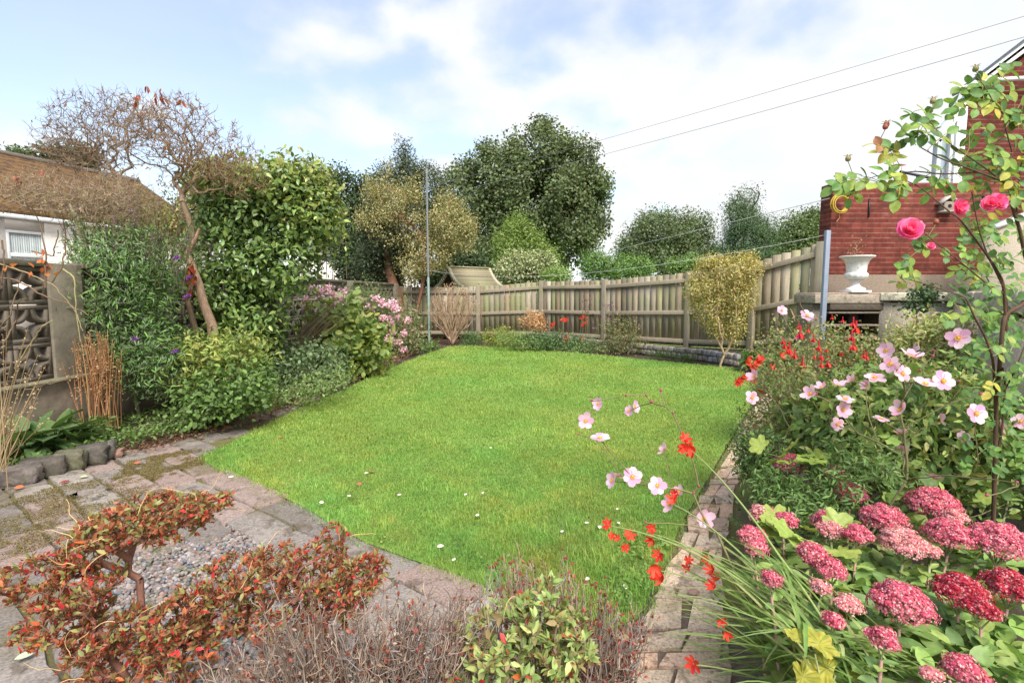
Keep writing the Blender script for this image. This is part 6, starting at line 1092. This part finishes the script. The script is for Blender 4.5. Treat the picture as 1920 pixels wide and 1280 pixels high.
AZ = [(.24, .24, .08), (.28, .24, .09), (.18, .21, .07), (.34, .12, .06), (.38, .14, .06), (.28, .085, .045), (.30, .28, .10)]
tr = [P(300, 1450, Ya), P(288, 1340, Ya), P(280, 1280, Ya), P(272, 1240, Ya), P(266, 1200, Ya), P(268, 1160, Ya), P(264, 1120, Ya), P(262, 1085, Ya)]; tr[0][2] = 0
bl = [blob(300, 960, Ya, 100, 26, .12), blob(385, 945, Ya, 45, 18, .08), blob(215, 990, Ya, 85, 30, .12), blob(160, 1040, Ya, 50, 30, .1), blob(330, 985, Ya, 60, 24, .1)]
azalea('russet_azalea', 'flat topped russet and green azalea rising nearest the left patio slabs', bl, tr, 520, AZ, .018, 6, (.28, .14, .10), .07, dryn=2000, strands=34, budn=.5)
Yb = 1.12; tr = [P(330, 1500, Yb), P(315, 1420, Yb), P(300, 1370, Yb), P(278, 1325, Yb), P(252, 1290, Yb), P(228, 1255, Yb), P(205, 1228, Yb)]; tr[0][2] = 0
bl = [blob(60, 1080, Yb, 70, 28, .1), blob(150, 1100, Yb, 80, 40, .1), blob(120, 1160, Yb, 80, 40, .1), blob(200, 1190, Yb, 70, 40, .1), blob(340, 1150, Yb, 50, 45, .1), blob(230, 1250, Yb, 120, 40, .1), blob(340, 1220, Yb, 70, 60, .1)]
azalea('red_leaved_azalea', 'tangled azalea with bright red and rusty leaves in the bottom left corner', bl, tr, 760, AZ, .018, 6, (.25, .12, .09), .20, dryn=3600, strands=20)
Yb = 1.22; tr = [P(520, 1500, Yb), P(500, 1350, Yb), P(490, 1220, Yb)]; tr[0][2] = 0
bl = [blob(450, 1080, Yb, 90, 35, .1), blob(520, 1060, Yb, 60, 40, .1), blob(420, 1140, Yb, 80, 50, .1), blob(520, 1140, Yb, 70, 50, .1), blob(600, 1060, Yb, 70, 50, .1), blob(650, 1090, Yb, 70, 50, .1), blob(620, 1010, Yb, 28, 24, .06), blob(690, 1070, Yb, 40, 34, .08), blob(620, 1140, Yb, 80, 40, .1)]
azalea('rusty_azalea', 'twiggy rust and olive azalea in front of the pebble square', bl, tr, 760, AZ, .017, 6, (.26, .135, .10), .13, dryn=3200, strands=14)
Yb = 1.10; tr = [P(380, 1600, Yb), P(390, 1430, Yb), P(500, 1390, Yb), P(600, 1370, Yb), P(700, 1360, Yb), P(800, 1340, Yb), P(880, 1320, Yb)]; tr[0][2] = 0
bl = [blob(550, 1140, Yb-.08, 70, 50, .06), blob(560, 1220, Yb, 110, 60, .1), blob(700, 1190, Yb, 110, 70, .1), blob(800, 1180, Yb, 90, 60, .1), blob(650, 1250, Yb, 160, 40, .1), blob(400, 1260, Yb, 110, 40, .1), blob(880, 1140, Yb+.05, 60, 45, .08)]
brush('grey_twiggy_shrub', 'dead looking grey brown tangle of bare twigs along the bottom of the picture', bl, tr, 500, (.34, .24, .19), .2, [(.34, .25, .20), (.28, .19, .15), (.42, .33, .28)], 3200)
Yb = 1.12; tr = [P(990, 1600, Yb), P(900, 1420, Yb), P(960, 1380, Yb), P(1040, 1370, Yb)]; tr[0][2] = 0
bl = [blob(1010, 1150, Yb, 55, 42, .08), blob(930, 1190, Yb, 75, 45, .1), blob(1060, 1200, Yb, 60, 45, .1), blob(900, 1250, Yb, 70, 35, .1), blob(1020, 1240, Yb, 90, 40, .1), blob(1025, 1110, Yb, 22, 18, .05)]
azalea('green_azalea', 'fresh light green leaved azalea at the bottom centre', bl, tr, 420, [(.29, .38, .13), (.35, .43, .15), (.23, .33, .11), (.41, .43, .16), (.28, .22, .10)], .026, 6, (.24, .16, .12), .02, dryn=150, strands=4, budn=.2, lw=.45)
Yb = 1.2; tr = [P(1000, 1600, Yb), P(960, 1420, Yb), P(1040, 1370, Yb), P(1120, 1350, Yb), P(1200, 1330, Yb)]; tr[0][2] = 0
bl = [blob(1130, 1190, Yb, 80, 50, .1), blob(1050, 1090, Yb+.12, 60, 40, .08), blob(980, 1060, Yb+.2, 35, 25, .06), blob(1090, 1130, Yb, 70, 40, .1), blob(1190, 1180, Yb, 40, 40, .08), blob(1100, 1250, Yb, 110, 35, .1), blob(960, 1100, Yb+.12, 60, 30, .08)]
brush('bare_budded_azalea', 'sparse azalea with pinkish brown twigs and dark red buds over the lawn edge', bl, tr, 230, (.36, .24, .19), .75, [(.30, .18, .13), (.24, .13, .10), (.30, .28, .13)], 500)

# ============================================================ SMALL THINGS ON THE GROUND
def petal_on(x, y, s, pal, lb, cat, name, grp, z=.045):
    m = MB(); p = G(x, y, z); a = random.uniform(0, 6.28); n_ = 1; m.leaves(B2, [p], np.array([(math.cos(a), math.sin(a), .1)]), np.array([(random.uniform(-.3, .3), random.uniform(-.5, 0), 1.)]), s, .6, pick(pal, 1)); 
    o = m.build(name, M['petal'], origin=p-(0, 0, .002)); sm = o.modifiers.new('thickness', 'SOLIDIFY'); sm.thickness = .0006; tag(o, lb, cat, grp)
for x, y in ((657,930),(745,927),(690,885),(893,967),(849,1051),(1053,998),(1096,980),(1158,978),(1124,985),(905,925),(875,925),(565,862),(533,800),(438,893),(1104,1082),(1172,1095),(920,840),(1156,955),(600,940),(820,1025)): petal_on(x, y, random.uniform(.022, .034), [(.85, .82, .80), (.82, .72, .74)], 'small white petal lying on the green lawn', 'petal', 'fallen_petal', 'fallen petals on the lawn')
for x, y, c, lb in ((524,820,(.55,.25,.1),'orange brown leaf on the lawn near its left corner'),(700,885,(.4,.2,.12),'brown curled leaf on the lawn beside the petals'),(670,905,(.42,.16,.1),'reddish leaf on the lawn left of centre'),(45,912,(.55,.17,.07),'bright orange leaf against the pale edging stone'),(130,902,(.4,.08,.06),'dark red leaf by the mossy edging stone'),(262,868,(.5,.16,.08),'orange leaf on the moss patch'),(215,945,(.45,.22,.15),'pinkish brown leaf on the mossy slabs'),(378,820,(.5,.22,.12),'large tan leaf at the bed edge beside the lawn corner'),(1180,1200,(.3,.28,.14),'green grey leaf on the slab at the bottom'),(1290,1110,(.4,.25,.2),'small brown leaf on the pink brick path'),(65,1222,(.45,.5,.4),'pale grey green leaf on the dark slab at the lower left'),(150,893,(.5,.5,.35),'pale yellow leaf lying on the moss near the stones')): petal_on(x, y, .05, [c], lb, 'leaf', 'fallen_leaf', 'fallen leaves on the ground', .03)
def weeds():
    mb = MB(); n = 60000; p = np.c_[R.uniform(-2.5, 3, n), R.uniform(2, 8, n)]; p = p[inpoly(p, LAWN) & (fbm2(p, 7.3, 50) > .72+R.normal(0, .08, n))][:4500]; m_ = len(p); p = np.c_[p, R.uniform(.015, .034, m_)]; d = unit(m_); d[:, 2] *= .3
    mb.leaves(OVAL, p, d, np.tile((0, 0, 1.), (m_, 1))+R.normal(0, .3, (m_, 3)), .013*R.uniform(.6, 1.4, m_), .8, pick([(.13, .24, .06), (.17, .29, .07), (.22, .27, .07)], m_)); tag(mb.build('lawn_weeds', M['leaf'], origin=(0, 4, 0)), 'scattered patches of small darker broad leaved weeds in the lawn', 'weeds', kind='stuff')
weeds()
cover('clover_weeds', 'small round leaved weeds at the near right corner of the lawn', [(1120, 1130), (1160, 1010), (1240, 1000), (1255, 1040), (1215, 1130), (1150, 1180)], 700, .016, [(.15, .26, .06), (.2, .32, .08)], .02, wf=.8)
cover('border_soil_cover', 'low creeping leaves on the soil along the right border edge', [(1325, 1280), (1330, 1110), (1355, 1000), (1375, 900), (1415, 800), (1470, 740), (1700, 720), (1900, 1000), (1700, 1280)], 4200, .03, GR, .10)
